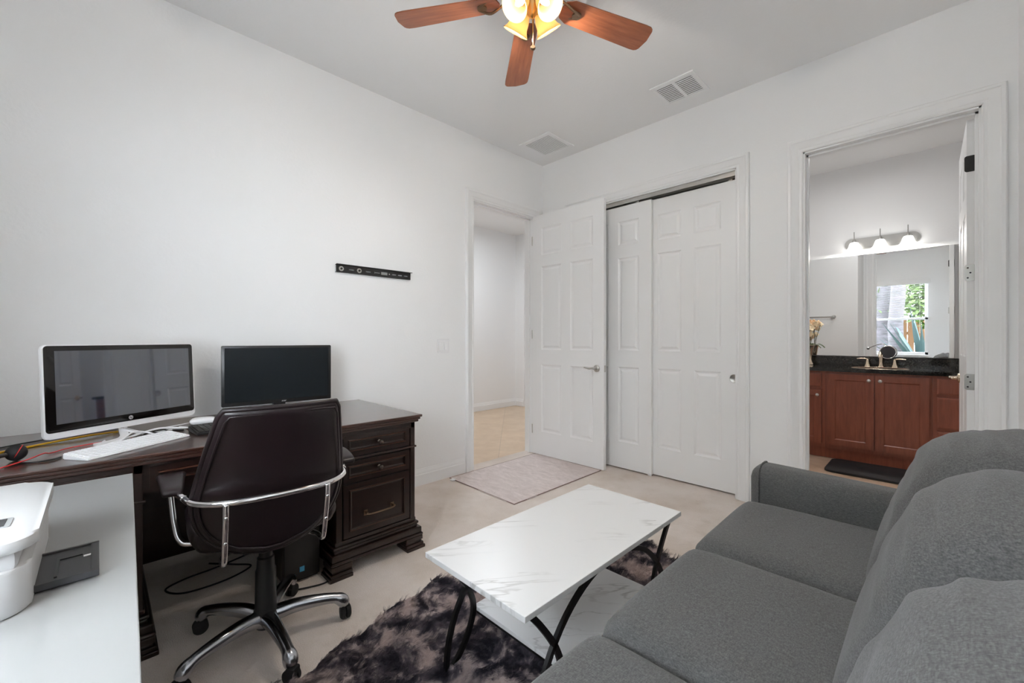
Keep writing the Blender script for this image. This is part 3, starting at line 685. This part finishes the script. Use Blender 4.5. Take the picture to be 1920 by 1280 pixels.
cable('bundle of black cable between the keyboards and the computer', [(.46, -3.22, z), (.44, -3.16, z + .01), (.48, -3.13, z), (.50, -3.18, z + .008), (.45, -3.20, z + .012), (.43, -3.12, z), (.47, -3.08, z)], .0032, m_black)

# computer tower under the desk
tw = thing('computer_tower', 'black computer tower on the carpet beneath the desk', 'computer', (.56, -2.655, 0))
b = B(); box(b, -.21, .195, -.085, .085, .012, .40, .006); obj('case', b, m_black, tw)
b = B(); box(b, .195, .207, -.083, .083, .014, .398, .005); obj('front_panel', b, m_black, tw)
b = B(); box(b, .207, .2076, -.012, .010, .05, .075); obj('sticker', b, m_blue, tw, label='small blue sticker')
for x in (-.17, .17):
    b = B(); box(b, x - .015, x + .015, -.08, .08, 0, .013); obj('foot', b, m_blackmat, tw)
cable('black cable looping on the carpet under the desk', [(.28, -2.74, .006), (.33, -2.92, .006), (.35, -3.06, .006), (.40, -3.14, .006), (.49, -3.08, .006), (.50, -2.92, .006), (.44, -2.80, .006), (.36, -2.86, .006), (.26, -2.95, .006)], .004, m_blackmat, name='floor_cable')
cable('black cable curving in front of the computer tower', [(.800, -2.76, .006), (.83, -2.70, .006), (.865, -2.60, .006), (.85, -2.555, .006), (.80, -2.55, .006)], .0035, m_blackmat, name='floor_cable')

# ------------------------------------------------------------------ office chair
ch = thing('office_chair', 'brown leather swivel office chair with chrome arms, pushed up to the dark desk', 'chair', (1.09, -2.895, 0), radians(-95))
b = B(); lathe(b, [(0, .06), (.034, .06), (.042, .075), (.042, .125), (.038, .135), (.036, .28), (.032, .29), (.030, .33), (.024, .335), (.022, .44), (0, .44)], 24); obj('gas_column', b, m_black, ch, 40)
base = B(); lathe(base, [(0, .075), (.046, .075), (.050, .09), (.046, .118), (.034, .124), (0, .124)], 28); obj('base_hub', base, m_alu, ch, 40)
for k in range(5):
    a = radians(96 + 72 * k); mx = RZ(a)
    b = B(); P = smooth_path([(.035, 0, .100), (.10, 0, .108), (.18, 0, .105), (.245, 0, .096), (.278, 0, .080), (.290, 0, .058)], 5)
    Rr = [(.030 - .010 * min(1, i / 14)) if i < 16 else .020 + .005 * sin((i - 16) / 9 * pi) for i in range(len(P))]
    n = B(); tube(n, P, Rr, 14)
    for v in n.verts: v.co.z = v.co.z
    merge(b, n, mx); lg = obj('base_leg', b, m_alu, ch, 60)
    b = B(); cyl(b, mx @ Vector((.288, 0, .065)), mx @ Vector((.288, 0, .035)), .005, seg=8)
    cm = mx @ T(.292, 0, .027) @ RZ(radians(30 + 67 * k))
    for s in (-1, 1): lathe(b, [(0, .021), (.020, .021), (.0265, .016), (.027, .004), (.020, .002), (0, .002)], 20, cm @ RX(s * pi / 2))
    lathe(b, [(.019, -.016), (.031, -.014), (.031, .014), (.019, .016)], 20, cm @ T(.002, 0, .006) @ RX(pi / 2)) if False else box(b, -.012, .022, -.018, .018, .004, .032, .006, cm)
    obj('caster', b, m_blackmat, lg, 40)
b = B(); box(b, -.09, .09, -.12, .12, .405, .435, .008); obj('seat_mechanism', b, m_black, ch)
# seat
def seatf(p, q):
    z = p.z + (.012 * (1 - q.x ** 2) * (1 - q.y ** 2) if q.z > 0 else 0)
    if q.z > 0: z += .0035 * abs(sin(p.y * 62)) * (1 - q.x ** 6)
    z += .035 * max(0, p.y - .05) * 2 * abs(q.x) ** 2 + .04 * max(0, abs(q.x) - .6)
    return Vector((p.x * (1 - .06 * (q.y > 0) * q.y ** 2), p.y, z))
b = B(); rbox(b, (0, -.075, .472), (.245, .205, .038), .036, 22, seatf); obj('seat', b, m_leather, ch, 180)
# backrest shell
def back_pt(u, v):
    z = .420 + .550 * v - .006 * v * v
    if v < .42: w = .238 * (max(0.0, 1 - ((.42 - v) / .42) ** 2.6)) ** .5
    else: w = .238 - .064 * ((v - .42) / .58) ** 1.15
    w = max(w, .03)
    x = u * w
    if v > .96 and abs(u) > .86: x *= 1 - .05 * ((v - .96) / .04)
    y = .150 + .03 * v + .175 * v ** 1.5 - .055 * (abs(x) / .235) ** 2.2
    return Vector((x, y, z))
def shell_patch(bm, f, th, nu=28, nv=34, pw=3.0):
    F = []; R = []
    for j in range(nv + 1):
        v = j / nv; fr = []; rr = []
        for i in range(nu + 1):
            u = -1 + 2 * i / nu; u = math.copysign(1 - (1 - abs(u)) ** 1.3, u); vv = .5 - .5 * cos(pi * v) if False else v
            c = f(u, vv); e = min(1, ((1 - abs(u) ** 8) * (1 - abs(2 * vv - 1) ** 12)) ** .5) if 0 < i < nu and 0 < j < nv else 0
            fr.append(bm.verts.new(c + Vector((0, th * (.25 + .75 * e), 0)))); rr.append(bm.verts.new(c - Vector((0, th * (.25 + .75 * e), 0))))
        F.append(fr); R.append(rr)
    for j in range(nv):
        for i in range(nu):
            bm.faces.new((F[j][i], F[j][i + 1], F[j + 1][i + 1], F[j + 1][i])); bm.faces.new((R[j][i], R[j + 1][i], R[j + 1][i + 1], R[j][i + 1]))
    for j in range(nv):
        for i in (0, nu): bm.faces.new((F[j][i], F[j + 1][i], R[j + 1][i], R[j][i]))
    for i in range(nu):
        for j in (0, nv): bm.faces.new((F[j][i], R[j][i], R[j][i + 1], F[j][i + 1]))
b = B(); shell_patch(b, back_pt, .020); obj('backrest', b, m_leather, ch, 180)
rim = [back_pt(-1, v / 24) for v in range(24, -1, -1)] + [back_pt(1, v / 24) for v in range(0, 25)] + [back_pt(1 - 2 * i / 10, 1) for i in range(1, 10)]
b = B(); tube(b, rim, .009, 8, closed=True); obj('piping', b, m_leather, ch, 180)
rim2 = [Vector((p.x * .93, back_pt(.93, max(0, min(1, (p.z - .425) / .535))).y + .022, .69 + (p.z - .69) * .93)) for p in rim]
b = B(); tube(b, rim2, .0035, 6, closed=True); obj('seam_welt', b, m_leather, ch, 180)
# chrome frame
for s in (-1, 1):
    b = B(); tube(b, smooth_path([(s * .255, .13, .655), (s * .282, .05, .664), (s * .290, -.06, .662), (s * .292, -.115, .645), (s * .288, -.115, .60), (s * .278, -.095, .50), (s * .262, -.08, .442), (s * .22, -.07, .425), (s * .05, -.05, .423)], 6), .0105, 12); obj('arm_tube', b, m_chrome, ch, 180)
    b = B(); rbox(b, (s * .287, -.02, .684), (.037, .120, .013), .0125, 10, lambda p, q: Vector((p.x * (1 - .25 * q.y), p.y, p.z - .10 * p.y * p.y / .1))); obj('armrest_pad', b, m_leather, ch, 180)
    b = B(); tube(b, smooth_path([(s * .155, .268, .655), (s * .155, .262, .60), (s * .155, .240, .52), (s * .155, .222, .46), (s * .155, .195, .43), (s * .15, .12, .422), (s * .10, .05, .422)], 6), .0095, 10); st_ = obj('back_strut', b, m_chrome, ch, 180)
    for zz, yy in ((.610, .272), (.52, .250)):
        b = B(); ball(b, (s * .155, yy, zz), .007, 1, .6, 1, 12); obj('screw', b, m_chrome, st_, 180)
b = B(); tube(b, smooth_path([(-.255, .13, .655), (-.235, .19, .653), (-.17, .248, .653), (-.06, .277, .655), (.06, .277, .655), (.17, .248, .653), (.235, .19, .653), (.255, .13, .655)], 8), .0105, 12); obj('back_bar', b, m_chrome, ch, 180)

# ------------------------------------------------------------------ white desk and printer
wd = thing('white_desk', 'glossy white desk in the lower left foreground', 'desk', (1.68, -3.62, 0))
WZ = .745
b = B(); prism(b, [(1.090, -3.90), (2.27, -3.90), (2.27, -3.325), (1.090, -3.283)], WZ - .035, WZ, bev=.002); obj('desktop', b, m_whiteglass, wd, world_of=wd)
for x, y in ((1.13, -3.86), (2.2, -3.86), (1.13, -3.34), (2.2, -3.37)):
    b = B(); box(b, x - .02, x + .02, y - .02, y + .02, 0, WZ - .035, .003); obj('leg', b, m_white, wd, world_of=wd)
pr = thing('printer', 'white inkjet printer on the white desk, its dark paper tray pulled out', 'printer', (1.70, -3.62, WZ))
b = B(); prism(b, rrect(-.185, .226, -.17, .178, .045, 8), .0, .075, bev=.006)
obj('body', b, m_printer, pr, 40)
b = B(); prism(b, rrect(-.180, .215, -.165, .135, .04, 8), .075, .102); box(b, -.185, -.13, .10, .170, .07, .104, .01); box(b, .13, .215, .09, .165, .07, .104, .01); obj('paper_slot_housing', b, m_printer, pr, 40)
b = B(); box(b, -.12, .12, .130, .137, .072, .098); obj('paper_slot', b, m_dark, pr)  # dark strip painted in for the shade of the slot
b = B(); prism(b, rrect(-.175, .228, -.17, .186, .045, 8), .100, .122, bev=.008); obj('scanner_lid', b, m_printer, pr, 40)
b = B(); prism(b, rrect(.088, .140, -.03, .150, .004), .1220, .1232); cp = obj('display_frame', b, m_midgrey, pr)
b = B(); box(b, .093, .135, -.025, .143, .1232, .1238); obj('display', b, m_grey, cp)
b = B(); box(b, .098, .130, -.02, .125, .1238, .1242); obj('screen_glass', b, m_white, cp)
b = B(); panelled(b, .170, .100, .006, [(.012, .158, .030, .074)], [(.002, .002), (.003, .003)], mx=T(0.005, .165, .017) @ RX(-pi / 2) @ T(0, 0, 0))
n = B()
b.free(); n.free()
b = B(); box(b, 0.002, .156, .165, .258, .004, .012, .001); box(b, .002, .156, .246, .258, .010, .015, .002); box(b, .002, .008, .165, .258, .010, .016, .001); box(b, .150, .156, .165, .258, .010, .016, .001); tr = obj('paper_tray', b, m_grey, pr)
b = B(); box(b, .045, .135, .200, .204, .012, .0145); box(b, .05, .054, .200, .235, .012, .0145); obj('paper_guide', b, m_black, tr)
b = B(); box(b, .060, .066, .236, .248, .012, .0135); obj('tray_mark', b, m_white, tr)

# ------------------------------------------------------------------ rugs
b = B()
N = 24
def rugp(u, v):
    x = .045 + u * .785; y = -1.245 + v * 1.085; return Vector((x + .003 * sin(v * 9), y + .003 * sin(u * 7) - .012 * u * (1 - v), 0))
n = B(); G = [[n.verts.new(rugp(i / N, j / N)) for i in range(N + 1)] for j in range(N + 1)]
for j in range(N):
    for i in range(N): n.faces.new((G[j][i], G[j][i + 1], G[j + 1][i + 1], G[j + 1][i]))
ex = bmesh.ops.extrude_face_region(n, geom=list(n.faces)); bmesh.ops.translate(n, vec=(0, 0, .007), verts=[e for e in ex['geom'] if isinstance(e, bmesh.types.BMVert)])
merge(b, n); rg = tag(obj('door_mat', b, m_rug), 'pale rectangular mat on the carpet at the entry doorway', 'mat'); rg.location = (0, 0, .001)
b = B(); tube(b, [rugp(0, 0) + Vector((0, 0, .0055)), rugp(1, 0) + Vector((0, 0, .0055)), rugp(1, 1) + Vector((0, 0, .0055)), rugp(0, 1) + Vector((0, 0, .0055))], .0035, 6, closed=True); obj('binding', b, M('binding_taupe', srgb(140, 118, 112), .9), rg)
b = B(); box(b, .085, .125, -1.275, -1.235, 0, .014, .005); tag(obj('rug_gripper', b, m_white), 'small white corner grip beside the pale mat', 'gripper')
# faux fur rug
outl = [(1.215, -2.20), (1.27, -2.33), (1.26, -2.45), (1.33, -2.62), (1.33, -2.72), (1.40, -2.86), (1.38, -3.0), (1.48, -3.25), (1.9, -3.32), (2.45, -3.30), (2.62, -2.9), (2.55, -2.3), (2.62, -1.7), (2.5, -1.24), (2.25, -1.20), (2.05, -1.15), (1.92, -1.19), (1.78, -1.11), (1.66, -1.22), (1.58, -1.40), (1.62, -1.65), (1.50, -1.88), (1.42, -1.98), (1.36, -2.14), (1.27, -2.13)]
op = smooth_path([(x, y, 0) for x, y in outl], 5, True)
random.seed(3)
n = B(); cx, cy = 1.95, -2.2
rings = []; NR = 46
dense = smooth_path([tuple(p) for p in op], 3, True)
for k in range(NR + 1):
    t = (k / NR); ring = []
    for p in dense:
        q = Vector((cx, cy, 0)).lerp(p, max(t, .004)); w = noise.noise(Vector((q.x * 9, q.y * 9, 1)))
        if k == NR: q += (p - Vector((cx, cy, 0))).normalized() * .022 * noise.noise(Vector((p.x * 40, p.y * 40, 3)))
        edge = min(1, (1 - t) * 9) ** .5 if k < NR else 0
        lump = .018 + .012 * w + .024 * abs(noise.noise(Vector((q.x * 15, q.y * 15, 5)))) + .008 * noise.noise(Vector((q.x * 55, q.y * 55, 9)))
        q.z = .004 + max(.004, lump) * edge; ring.append(n.verts.new(q))
    rings.append(ring)
m_ = len(dense)
for A, C in zip(rings, rings[1:]):
    for i in range(m_): n.faces.new((A[i], A[(i + 1) % m_], C[(i + 1) % m_], C[i]))
n.faces.new(rings[0])
b = B(); merge(b, n); fur = tag(obj('fur_rug', b, m_fur, None, 180), 'shaggy dark grey faux fur rug under the coffee table', 'rug')
ps = fur.modifiers.new('fur', 'PARTICLE_SYSTEM').particle_system; s = ps.settings
s.type = 'HAIR'; s.count = 14000; s.hair_length = .013; s.hair_step = 4; s.child_type = 'INTERPOLATED'; s.rendered_child_count = 14; s.child_percent = 2
s.brownian_factor = .008; s.roughness_2 = .004; s.roughness_1 = .01; s.clump_factor = .55; s.root_radius = .6; s.tip_radius = .1; s.radius_scale = .0012
s.use_advanced_hair = True; s.tangent_factor = 0; s.normal_factor = .003; s.object_align_factor = (.004, .006, 0); s.factor_random = .005

# ------------------------------------------------------------------ coffee table
ct = thing('coffee_table', 'marble topped coffee table with curved black metal legs and a lower shelf', 'coffee table', (1.94, -2.08, 0))
TZ = .450; TX0, TX1, TY0, TY1 = -.235, .240, -.482, .482
b = B(); box(b, TX0, TX1, TY0, TY1, TZ - .018, TZ, .0015); obj('tabletop', b, m_marble, ct)
b = B(); box(b, -.215, .215, -.282, .282, .175, .190, .0015); obj('shelf', b, m_marble, ct)
for x in (-.205, .208):
    b = B(); A = [(x, -.415 * cos(t), .005 + .424 * sin(t) ** .9) for t in [pi * i / 36 for i in range(37)]]
    tube(b, A, .01, flat=(.0065, .009), up=(1, 0, 0)); obj('arch_leg', b, m_blackmetal, ct, 30)
    for s in (-1, 1):
        b = B(); P = smooth_path([(x, s * .445, .432), (x, s * .385, .365), (x, s * .318, .270), (x, s * .292, .19), (x, s * .318, .105), (x, s * .362, .045), (x, s * .412, .006)], 7)
        tube(b, P, .01, flat=(.0065, .009), up=(1, 0, 0)); obj('bowed_leg', b, m_blackmetal, ct, 30)
for s in (-1, 1):
    b = B(); box(b, -.205, .208, s * .270 - .008, s * .270 + .008, .162, .175, .002); obj('cross_bar', b, m_blackmetal, ct)

# ------------------------------------------------------------------ sofa
sf = thing('sofa', 'grey fabric three seat sofa along the right wall', 'sofa', (2.80, -2.19, 0))
def S(name, b, mat=m_fabric, par=None, sm=180): return obj(name, b, mat, par or sf, sm, world_of=sf)
b = B(); box(b, 2.39, 3.20, -3.07, -1.31, .06, .33, .02); S('base', b, sm=40)
def wr(p, amp, f=(9, 9, 9), seed=0): return amp * noise.noise(Vector((p.x * f[0] + seed, p.y * f[1], p.z * f[2])))
for i, (y0, y1) in enumerate(((-1.90, -1.32), (-2.48, -1.90), (-3.06, -2.48))):
    def fn(p, q, i=i):
        z = p.z
        if q.z > 0: z += .020 * (1 - q.x ** 4) * (1 - q.y ** 4) + .0035 * noise.noise(Vector((p.x * 34 + i * 9, p.y * 5, i))) * (1 - q.y ** 2)
        return Vector((p.x - .006 * (q.x < 0) * (1 - q.y ** 2) , p.y * (1 - .02 * abs(q.x) ** 3), z))
    b = B(); rbox(b, (2.735, (y0 + y1) / 2, .400), (.395, (y1 - y0) / 2 - .001, .080), .052, 22, fn); S('seat_cushion', b)
    def pf(t, e): return (2.735 + t[0], t[1], e)
def armf(p, q):
    k = max(0, q.y * 0)
    z = p.z
    if q.z > 0: z += -.02 * ((p.x + .40) / .8)
    return Vector((p.x, p.y, z))
for yc, lab in ((-1.235, None), (-3.145, None)):
    b = B(); rbox(b, (2.775, yc, .345), (.420, .083, .283), .062, 18, armf); ar = S('armrest', b)
    b = B(); pts = [(2.398, yc + .0815, .08)] + [(2.398, yc + sg * (.083 - .062) + .0625 * cos(t), .628 - .062 + .0625 * sin(t)) for sg, ts in ((1, (0, .4, .8, 1.2, 1.57)), (-1, (1.57, 1.95, 2.35, 2.75, 3.14))) for t in ts] + [(2.398, yc - .0815, .08)]
    tube(b, pts, .0040, 6); S('piping', b, par=ar)
b = B(); rbox(b, (3.13, -2.19, .42), (.085, .94, .36), .06, 12); S('back_frame', b)
# big rounded back cushions
def backc(p, q, seed):
    # leans back, thick and rolled over at the top
    t = (p.z + .22) / .44
    x = p.x
    if q.x < 0: x -= .026 * (1 - (2 * t - 1) ** 2) * (1 - q.y ** 4)
    x += .165 * max(0, t - .02) ** 1.12
    z = p.z + (.070 * (1 - q.y ** 2) if q.z > 0 else 0) * min(1, max(0, p.z) / .15)
    k = max(0, t - .32) ** 1.1 * (1 - abs(q.y) ** 4)
    x += k * .024 * noise.noise(Vector((p.y * 3.5 + seed * 3, p.z * 30 + p.x * 16, seed)))
    z += k * .018 * noise.noise(Vector((p.y * 3.5 + seed * 7, p.x * 30, 4 + seed)))
    return Vector((x, p.y * (1 - .05 * abs(t - .45) ** 1.5), z))
for i, (y0, y1) in enumerate(((-1.90, -1.33), (-2.48, -1.905), (-3.055, -2.485))):
    b = B(); rbox(b, (2.918, (y0 + y1) / 2, .641), (.128, (y1 - y0) / 2 + .004, .218), .108, 60, lambda p, q, i=i: backc(p, q, i)); bc = S('back_cushion', b)
for x in (2.45, 3.14):
    for y in (-3.10, -1.28):
        b = B(); box(b, x - .025, x + .025, y - .025, y + .025, 0, .075, .004); S('foot', b, m_blackmat, sm=40)

# ------------------------------------------------------------------ bathroom
VP = [(.004, .006), (.006, .008)]
CT = .90
def vfront(bm, x0, x1, z0, z1, fr=.058): panelled(bm, x1 - x0, z1 - z0, .020, [(fr, x1 - x0 - fr, min(fr, .3 * (z1 - z0)), (z1 - z0) - min(fr, .3 * (z1 - z0)))], [(.003, .002), (.008, .007)], mx=T(x0, 1.785, z0))
def vknob(par, root, x, z):
    b = B(); lathe(b, [(0, 0), (.006, 0), (.005, .012), (.014, .018), (.015, .024), (.010, .029), (0, .030)], 18, T(x, 1.785, z) @ RX(pi / 2)); obj('knob', b, m_nick, par, 40, world_of=root)
def vbar(par, root, x, z, L=.09):
    b = B(); tube(b, smooth_path([(x - L / 2, 1.785, z), (x - L / 2 + .006, 1.765, z), (x, 1.760, z), (x + L / 2 - .006, 1.765, z), (x + L / 2, 1.785, z)], 5), .004, 8); obj('handle', b, m_nick, par, 40, world_of=root)
def unit(x0, x1, lab, doors, drawers):
    r = thing('vanity_cabinet', lab, 'cabinet', ((x0 + x1) / 2, 2.08, 0))
    b = B(); box(b, x0 + .0005, x1 - .0005, 1.805, 2.345, .10, CT - .035); box(b, x0 + .0005, x1 - .0005, 1.835, 2.345, 0, .10); obj('carcass', b, m_van, r, world_of=r)
    for a0, a1, z0, z1, kx in doors:
        b = B(); vfront(b, a0, a1, z0, z1); d = obj('cabinet_door', b, m_van, r, world_of=r); vknob(d, r, kx, z1 - .05)
    for a0, a1, z0, z1 in drawers:
        b = B(); panelled(b, a1 - a0, z1 - z0, .020, [(.003, a1 - a0 - .003, .003, z1 - z0 - .003)], [(.010, -.004)], mx=T(a0, 1.787, z0)); d = obj('drawer', b, m_van, r, world_of=r); vbar(d, r, (a0 + a1) / 2, (z0 + z1) / 2)
    return r
unit(1.20, 2.165, 'left cherry vanity cabinet with one drawer over a door, behind the orchid vases', [(1.75, 2.135, .14, .675, 2.105), (1.24, 1.72, .14, .675, 1.28)], [(1.75, 2.135, .705, .842), (1.24, 1.72, .705, .842)])
unit(2.165, 2.920, 'middle cherry vanity cabinet with two tall doors under the sink', [(2.185, 2.535, .14, .842, 2.500), (2.545, 2.902, .14, .842, 2.580)], [])
unit(2.920, 3.42, 'right cherry vanity cabinet with a stack of drawers beside the open door', [], [(2.947, 3.39, .705, .842), (2.947, 3.39, .41, .68), (2.947, 3.39, .14, .385)])
# countertop with sink cut-out
ctop = thing('countertop', 'polished black granite counter with backsplash over the cherry cabinets', 'countertop', (2.3, 2.08, CT))
SX, SY = 2.555, 2.03
b = B(); y0, y1 = 1.765, 2.345; z0, z1 = CT - .035, CT
outer = [(1.18, y0), (3.44, y0), (3.44, y1), (1.18, y1)]
NS = 48; ell = [(SX + .215 * cos(2 * pi * k / NS), SY + .155 * sin(2 * pi * k / NS)) for k in range(NS)]
def onrect(k):
    a = 2 * pi * k / NS; dx, dy = cos(a), sin(a); t = min((.30 / abs(dx)) if abs(dx) > 1e-6 else 9, (.20 / abs(dy)) if abs(dy) > 1e-6 else 9); return (SX + dx * t, SY + dy * t)
n = B()
for zz, fl in ((z1, 1), (z0, -1)):
    A = [n.verts.new((x, y, zz)) for x, y in ell]; C = [n.verts.new((*onrect(k), zz)) for k in range(NS)]
    for k in range(NS): n.faces.new((A[k], A[(k + 1) % NS], C[(k + 1) % NS], C[k]))
    if fl == 1: Atop = A
    else: Abot = A
for k in range(NS): n.faces.new((Atop[k], Atop[(k + 1) % NS], Abot[(k + 1) % NS], Abot[k]))
merge(b, n)
box(b, 1.18, SX - .30, y0, y1, z0, z1); box(b, SX + .30, 3.44, y0, y1, z0, z1); box(b, SX - .30, SX + .30, y0, SY - .1996, z0, z1); box(b, SX - .30, SX + .30, SY + .1996, y1, z0, z1)
# corners between the ring polygon and its square
for sx in (-1, 1):
    for sy in (-1, 1): pass
obj('slab', b, m_granite, ctop, world_of=ctop)
b = B(); box(b, 1.18, 3.44, 2.325, 2.3445, CT, CT + .102, .002); obj('backsplash', b, m_granite, ctop, world_of=ctop)
b = B(); n = B(); rings = []
for t in [i / 10 for i in range(11)]:
    k_ = cos(t * pi / 2 * .93); zz = CT - .036 - .13 * sin(t * pi / 2); rings.append([n.verts.new((SX + .222 * k_ * cos(2 * pi * k / NS), SY + .162 * k_ * sin(2 * pi * k / NS), zz)) for k in range(NS)])
for A, C in zip(rings, rings[1:]):
    for k in range(NS): n.faces.new((A[k], A[(k + 1) % NS], C[(k + 1) % NS], C[k]))
n.faces.new(rings[-1]); merge(b, n); obj('sink_basin', b, m_white, ctop, 180, world_of=ctop)
b = B(); tube(b, [(x, y, CT - .0005) for x, y in ell], .003, 6, closed=True); obj('sink_rim', b, m_champ, ctop, 180, world_of=ctop)
fc = thing('sink_faucet', 'champagne metal widespread faucet with two lever handles on the black counter', 'faucet', (2.552, 2.235, CT))
b = B(); lathe(b, [(0, 0), (.026, 0), (.026, .006), (.017, .016), (.014, .05), (.016, .10), (.018, .125), (0, .14)], 24)
tube(b, smooth_path([(0, 0, .10), (0, -.005, .130), (0, -.03, .148), (0, -.07, .142), (0, -.105, .112), (0, -.108, .100)], 6), [.015] * 12 + [.012] * 19, 12); obj('spout', b, m_champ, fc, 60)
for s in (-1, 1):
    b = B(); lathe(b, [(0, 0), (.027, 0), (.026, .008), (.016, .03), (.011, .06), (.010, .075), (0, .08)], 24, T(s * .103, 0, 0)); tube(b, smooth_path([(s * .100, 0, .074), (s * .12, -.005, .082), (s * .15, -.010, .084), (s * .185, -.012, .080)], 5), [.008] * 6 + [.006] * 10, 10); obj('lever', b, m_champ, fc, 60)
# mirror
b = B(); box(b, 1.10, 3.44, 2.3435, 2.3488, CT + .104, 2.070); tag(obj('wall_mirror', b, m_mirror), 'large frameless mirror above the black bathroom counter', 'mirror')
# vanity light
vl = thing('vanity_light', 'nickel vanity light bar with three lit white bell shades above the mirror', 'light', (2.545, 2.35, 2.185))
b = B(); pp = rrect(-.292, .292, -.058, .058, .057, 10); prism(b, pp, 0, .014, RX(pi / 2), .004); prism(b, rrect(-.275, .275, -.040, .040, .039, 10), .014, .026, RX(pi / 2), .004); prism(b, rrect(-.255, .255, -.022, .022, .021, 10), .026, .032, RX(pi / 2), .003); obj('backplate', b, m_nick, vl, 40)
for x in (-.205, 0, .205):
    b = B(); tube(b, smooth_path([(x, -.025, .0), (x, -.06, .01), (x, -.085, .03), (x, -.085, .01)], 5), .007, 8); cyl(b, (x, -.085, .02), (x, -.085, .115), .004, seg=8); lathe(b, [(0, .035), (.012, .035), (.026, .008), (.028, .0), (0, 0)], 20, T(x, -.085, 0)); obj('lamp_arm', b, m_nick, vl, 40)
    b = B(); lathe(b, [(.020, .008), (.034, .0), (.042, -.02), (.048, -.045), (.062, -.068), (.074, -.080), (.072, -.082), (.060, -.070), (.046, -.046), (.040, -.02), (.030, -.004)], 28, T(x, -.085, 0)); obj('lamp_shade', b, m_bshade, vl, 180)
    light('vanity_bulb_light', 'POINT', (2.545 + x, 2.35 - .085, 2.185 - .075), 4, .015, color=(1, .96, .90))
# orchid vases
def vase(x, y, seed, lab, blooms):
    r = thing('orchid_vase', lab, 'vase', (x, y, CT)); random.seed(seed)
    b = B(); lathe(b, [(0, 0), (.036, 0), (.038, .004), (.034, .014), (.022, .035), (.019, .06), (.024, .12), (.032, .175), (.041, .212), (.043, .216), (.040, .216), (.030, .178), (.016, .06), (0, .05)], 28); obj('pot', b, m_champ, r, 180)
    b = B(); ends = []
    for k, (ex, ey, ez) in enumerate(blooms):
        if k % 3 == 0: tube(b, smooth_path([(.0, 0, .08), (ex * .2, ey * .2, .25), (ex * .6, ey * .6, ez * .8), (ex, ey, ez)], 6), .0025, 6)
    obj('stem', b, m_stem, r, 180)
    for k, (ex, ey, ez) in enumerate(blooms):
        b = B(); q = Vector((random.uniform(-.5, .5), -1, random.uniform(-.3, .4))).to_track_quat('Z', 'Y').to_matrix().to_4x4(); mx = T(ex, ey, ez) @ q
        for j in range(5): ball(b, (.017, 0, .002), .017, 1.05, .75, .18, 10, mx @ RZ(2 * pi * j / 5) @ RY(radians(-18)))
        ball(b, (0, 0, .004), .006, 1, 1, 1.3, 8, mx); obj('blossom', b, m_petal if k % 2 else m_petal2, r, 180)
    b = B()
    for a in (.2, 2.4, 4.2):
        P = smooth_path([(0, 0, .17), (cos(a) * .03, sin(a) * .03, .225), (cos(a) * .07, sin(a) * .06, .215), (cos(a) * .10, sin(a) * .09, .185)], 5)
        tube(b, P, .01, flat=(.0015, .009)); 
    obj('leaf', b, m_leaf, r, 60)
vase(1.965, 2.215, 4, 'champagne vase of peach orchids at the left end of the black counter', [(.01, -.01, .34), (-.02, .0, .32), (-.035, .0, .38), (.0, .01, .41), (-.01, -.02, .44), (.03, .01, .47), (.055, 0, .45), (-.045, -.01, .29), (.02, -.02, .40), (-.005, 0, .47)])
# make-up mirror on an arm
mm = thing('makeup_mirror', 'round chrome framed magnifying mirror on a bent arm, behind the faucet', 'mirror', (2.50, 2.33, CT + .102))
b = B(); tube(b, smooth_path([(-.055, .0, .085), (-.02, -.02, .105), (.02, -.04, .122), (.06, -.065, .128), (.098, -.083, .108)], 6), .004, 8); lathe(b, [(0, 0), (.014, 0), (.012, .008), (0, .012)], 20, T(-.055, .013, .085) @ RX(pi / 2)); obj('arm', b, m_chrome, mm, 60)
mt = T(.103, -.085, .048) @ RZ(radians(14)) @ RX(pi / 2)
b = B(); tube(b, [mt @ Vector((.062 * cos(t), .062 * sin(t), 0)) for t in [2 * pi * k / 32 for k in range(32)]], .005, 8, closed=True); obj('ring', b, m_chrome, mm, 180)
b = B(); lathe(b, [(0, -.004), (.061, -.004), (.061, .003), (0, .003)], 32, mt); obj('mirror_disc', b, M('dark_mirror_disc', (.10, .10, .11, 1), .12, 1), mm)
# towel bar on the wall opposite the mirror
tb = thing('towel_bar', 'nickel towel bar seen reflected at the left of the bathroom mirror', 'towel bar', (1.64, .75, 1.49))
b = B(); cyl(b, (-.30, .062, 0), (.30, .062, 0), .009, seg=12); obj('bar', b, m_nick, tb, 60)
for x in (-.30, .30):
    b = B(); lathe(b, [(0, .001), (.026, .001), (.024, .010), (.014, .02), (.014, .05), (.019, .062), (.014, .078), (0, .08)], 20, T(x, 0, 0) @ RX(-pi / 2)); obj('bar_post', b, m_nick, tb, 60)
# bath mat
b = B(); prism(b, rrect(2.23, 2.88, 1.27, 1.77, .06), 0, .018, bev=.006); tag(obj('bath_mat', b, m_blackmat, None, 40), 'black cushioned mat on the bathroom tile before the vanity', 'mat')
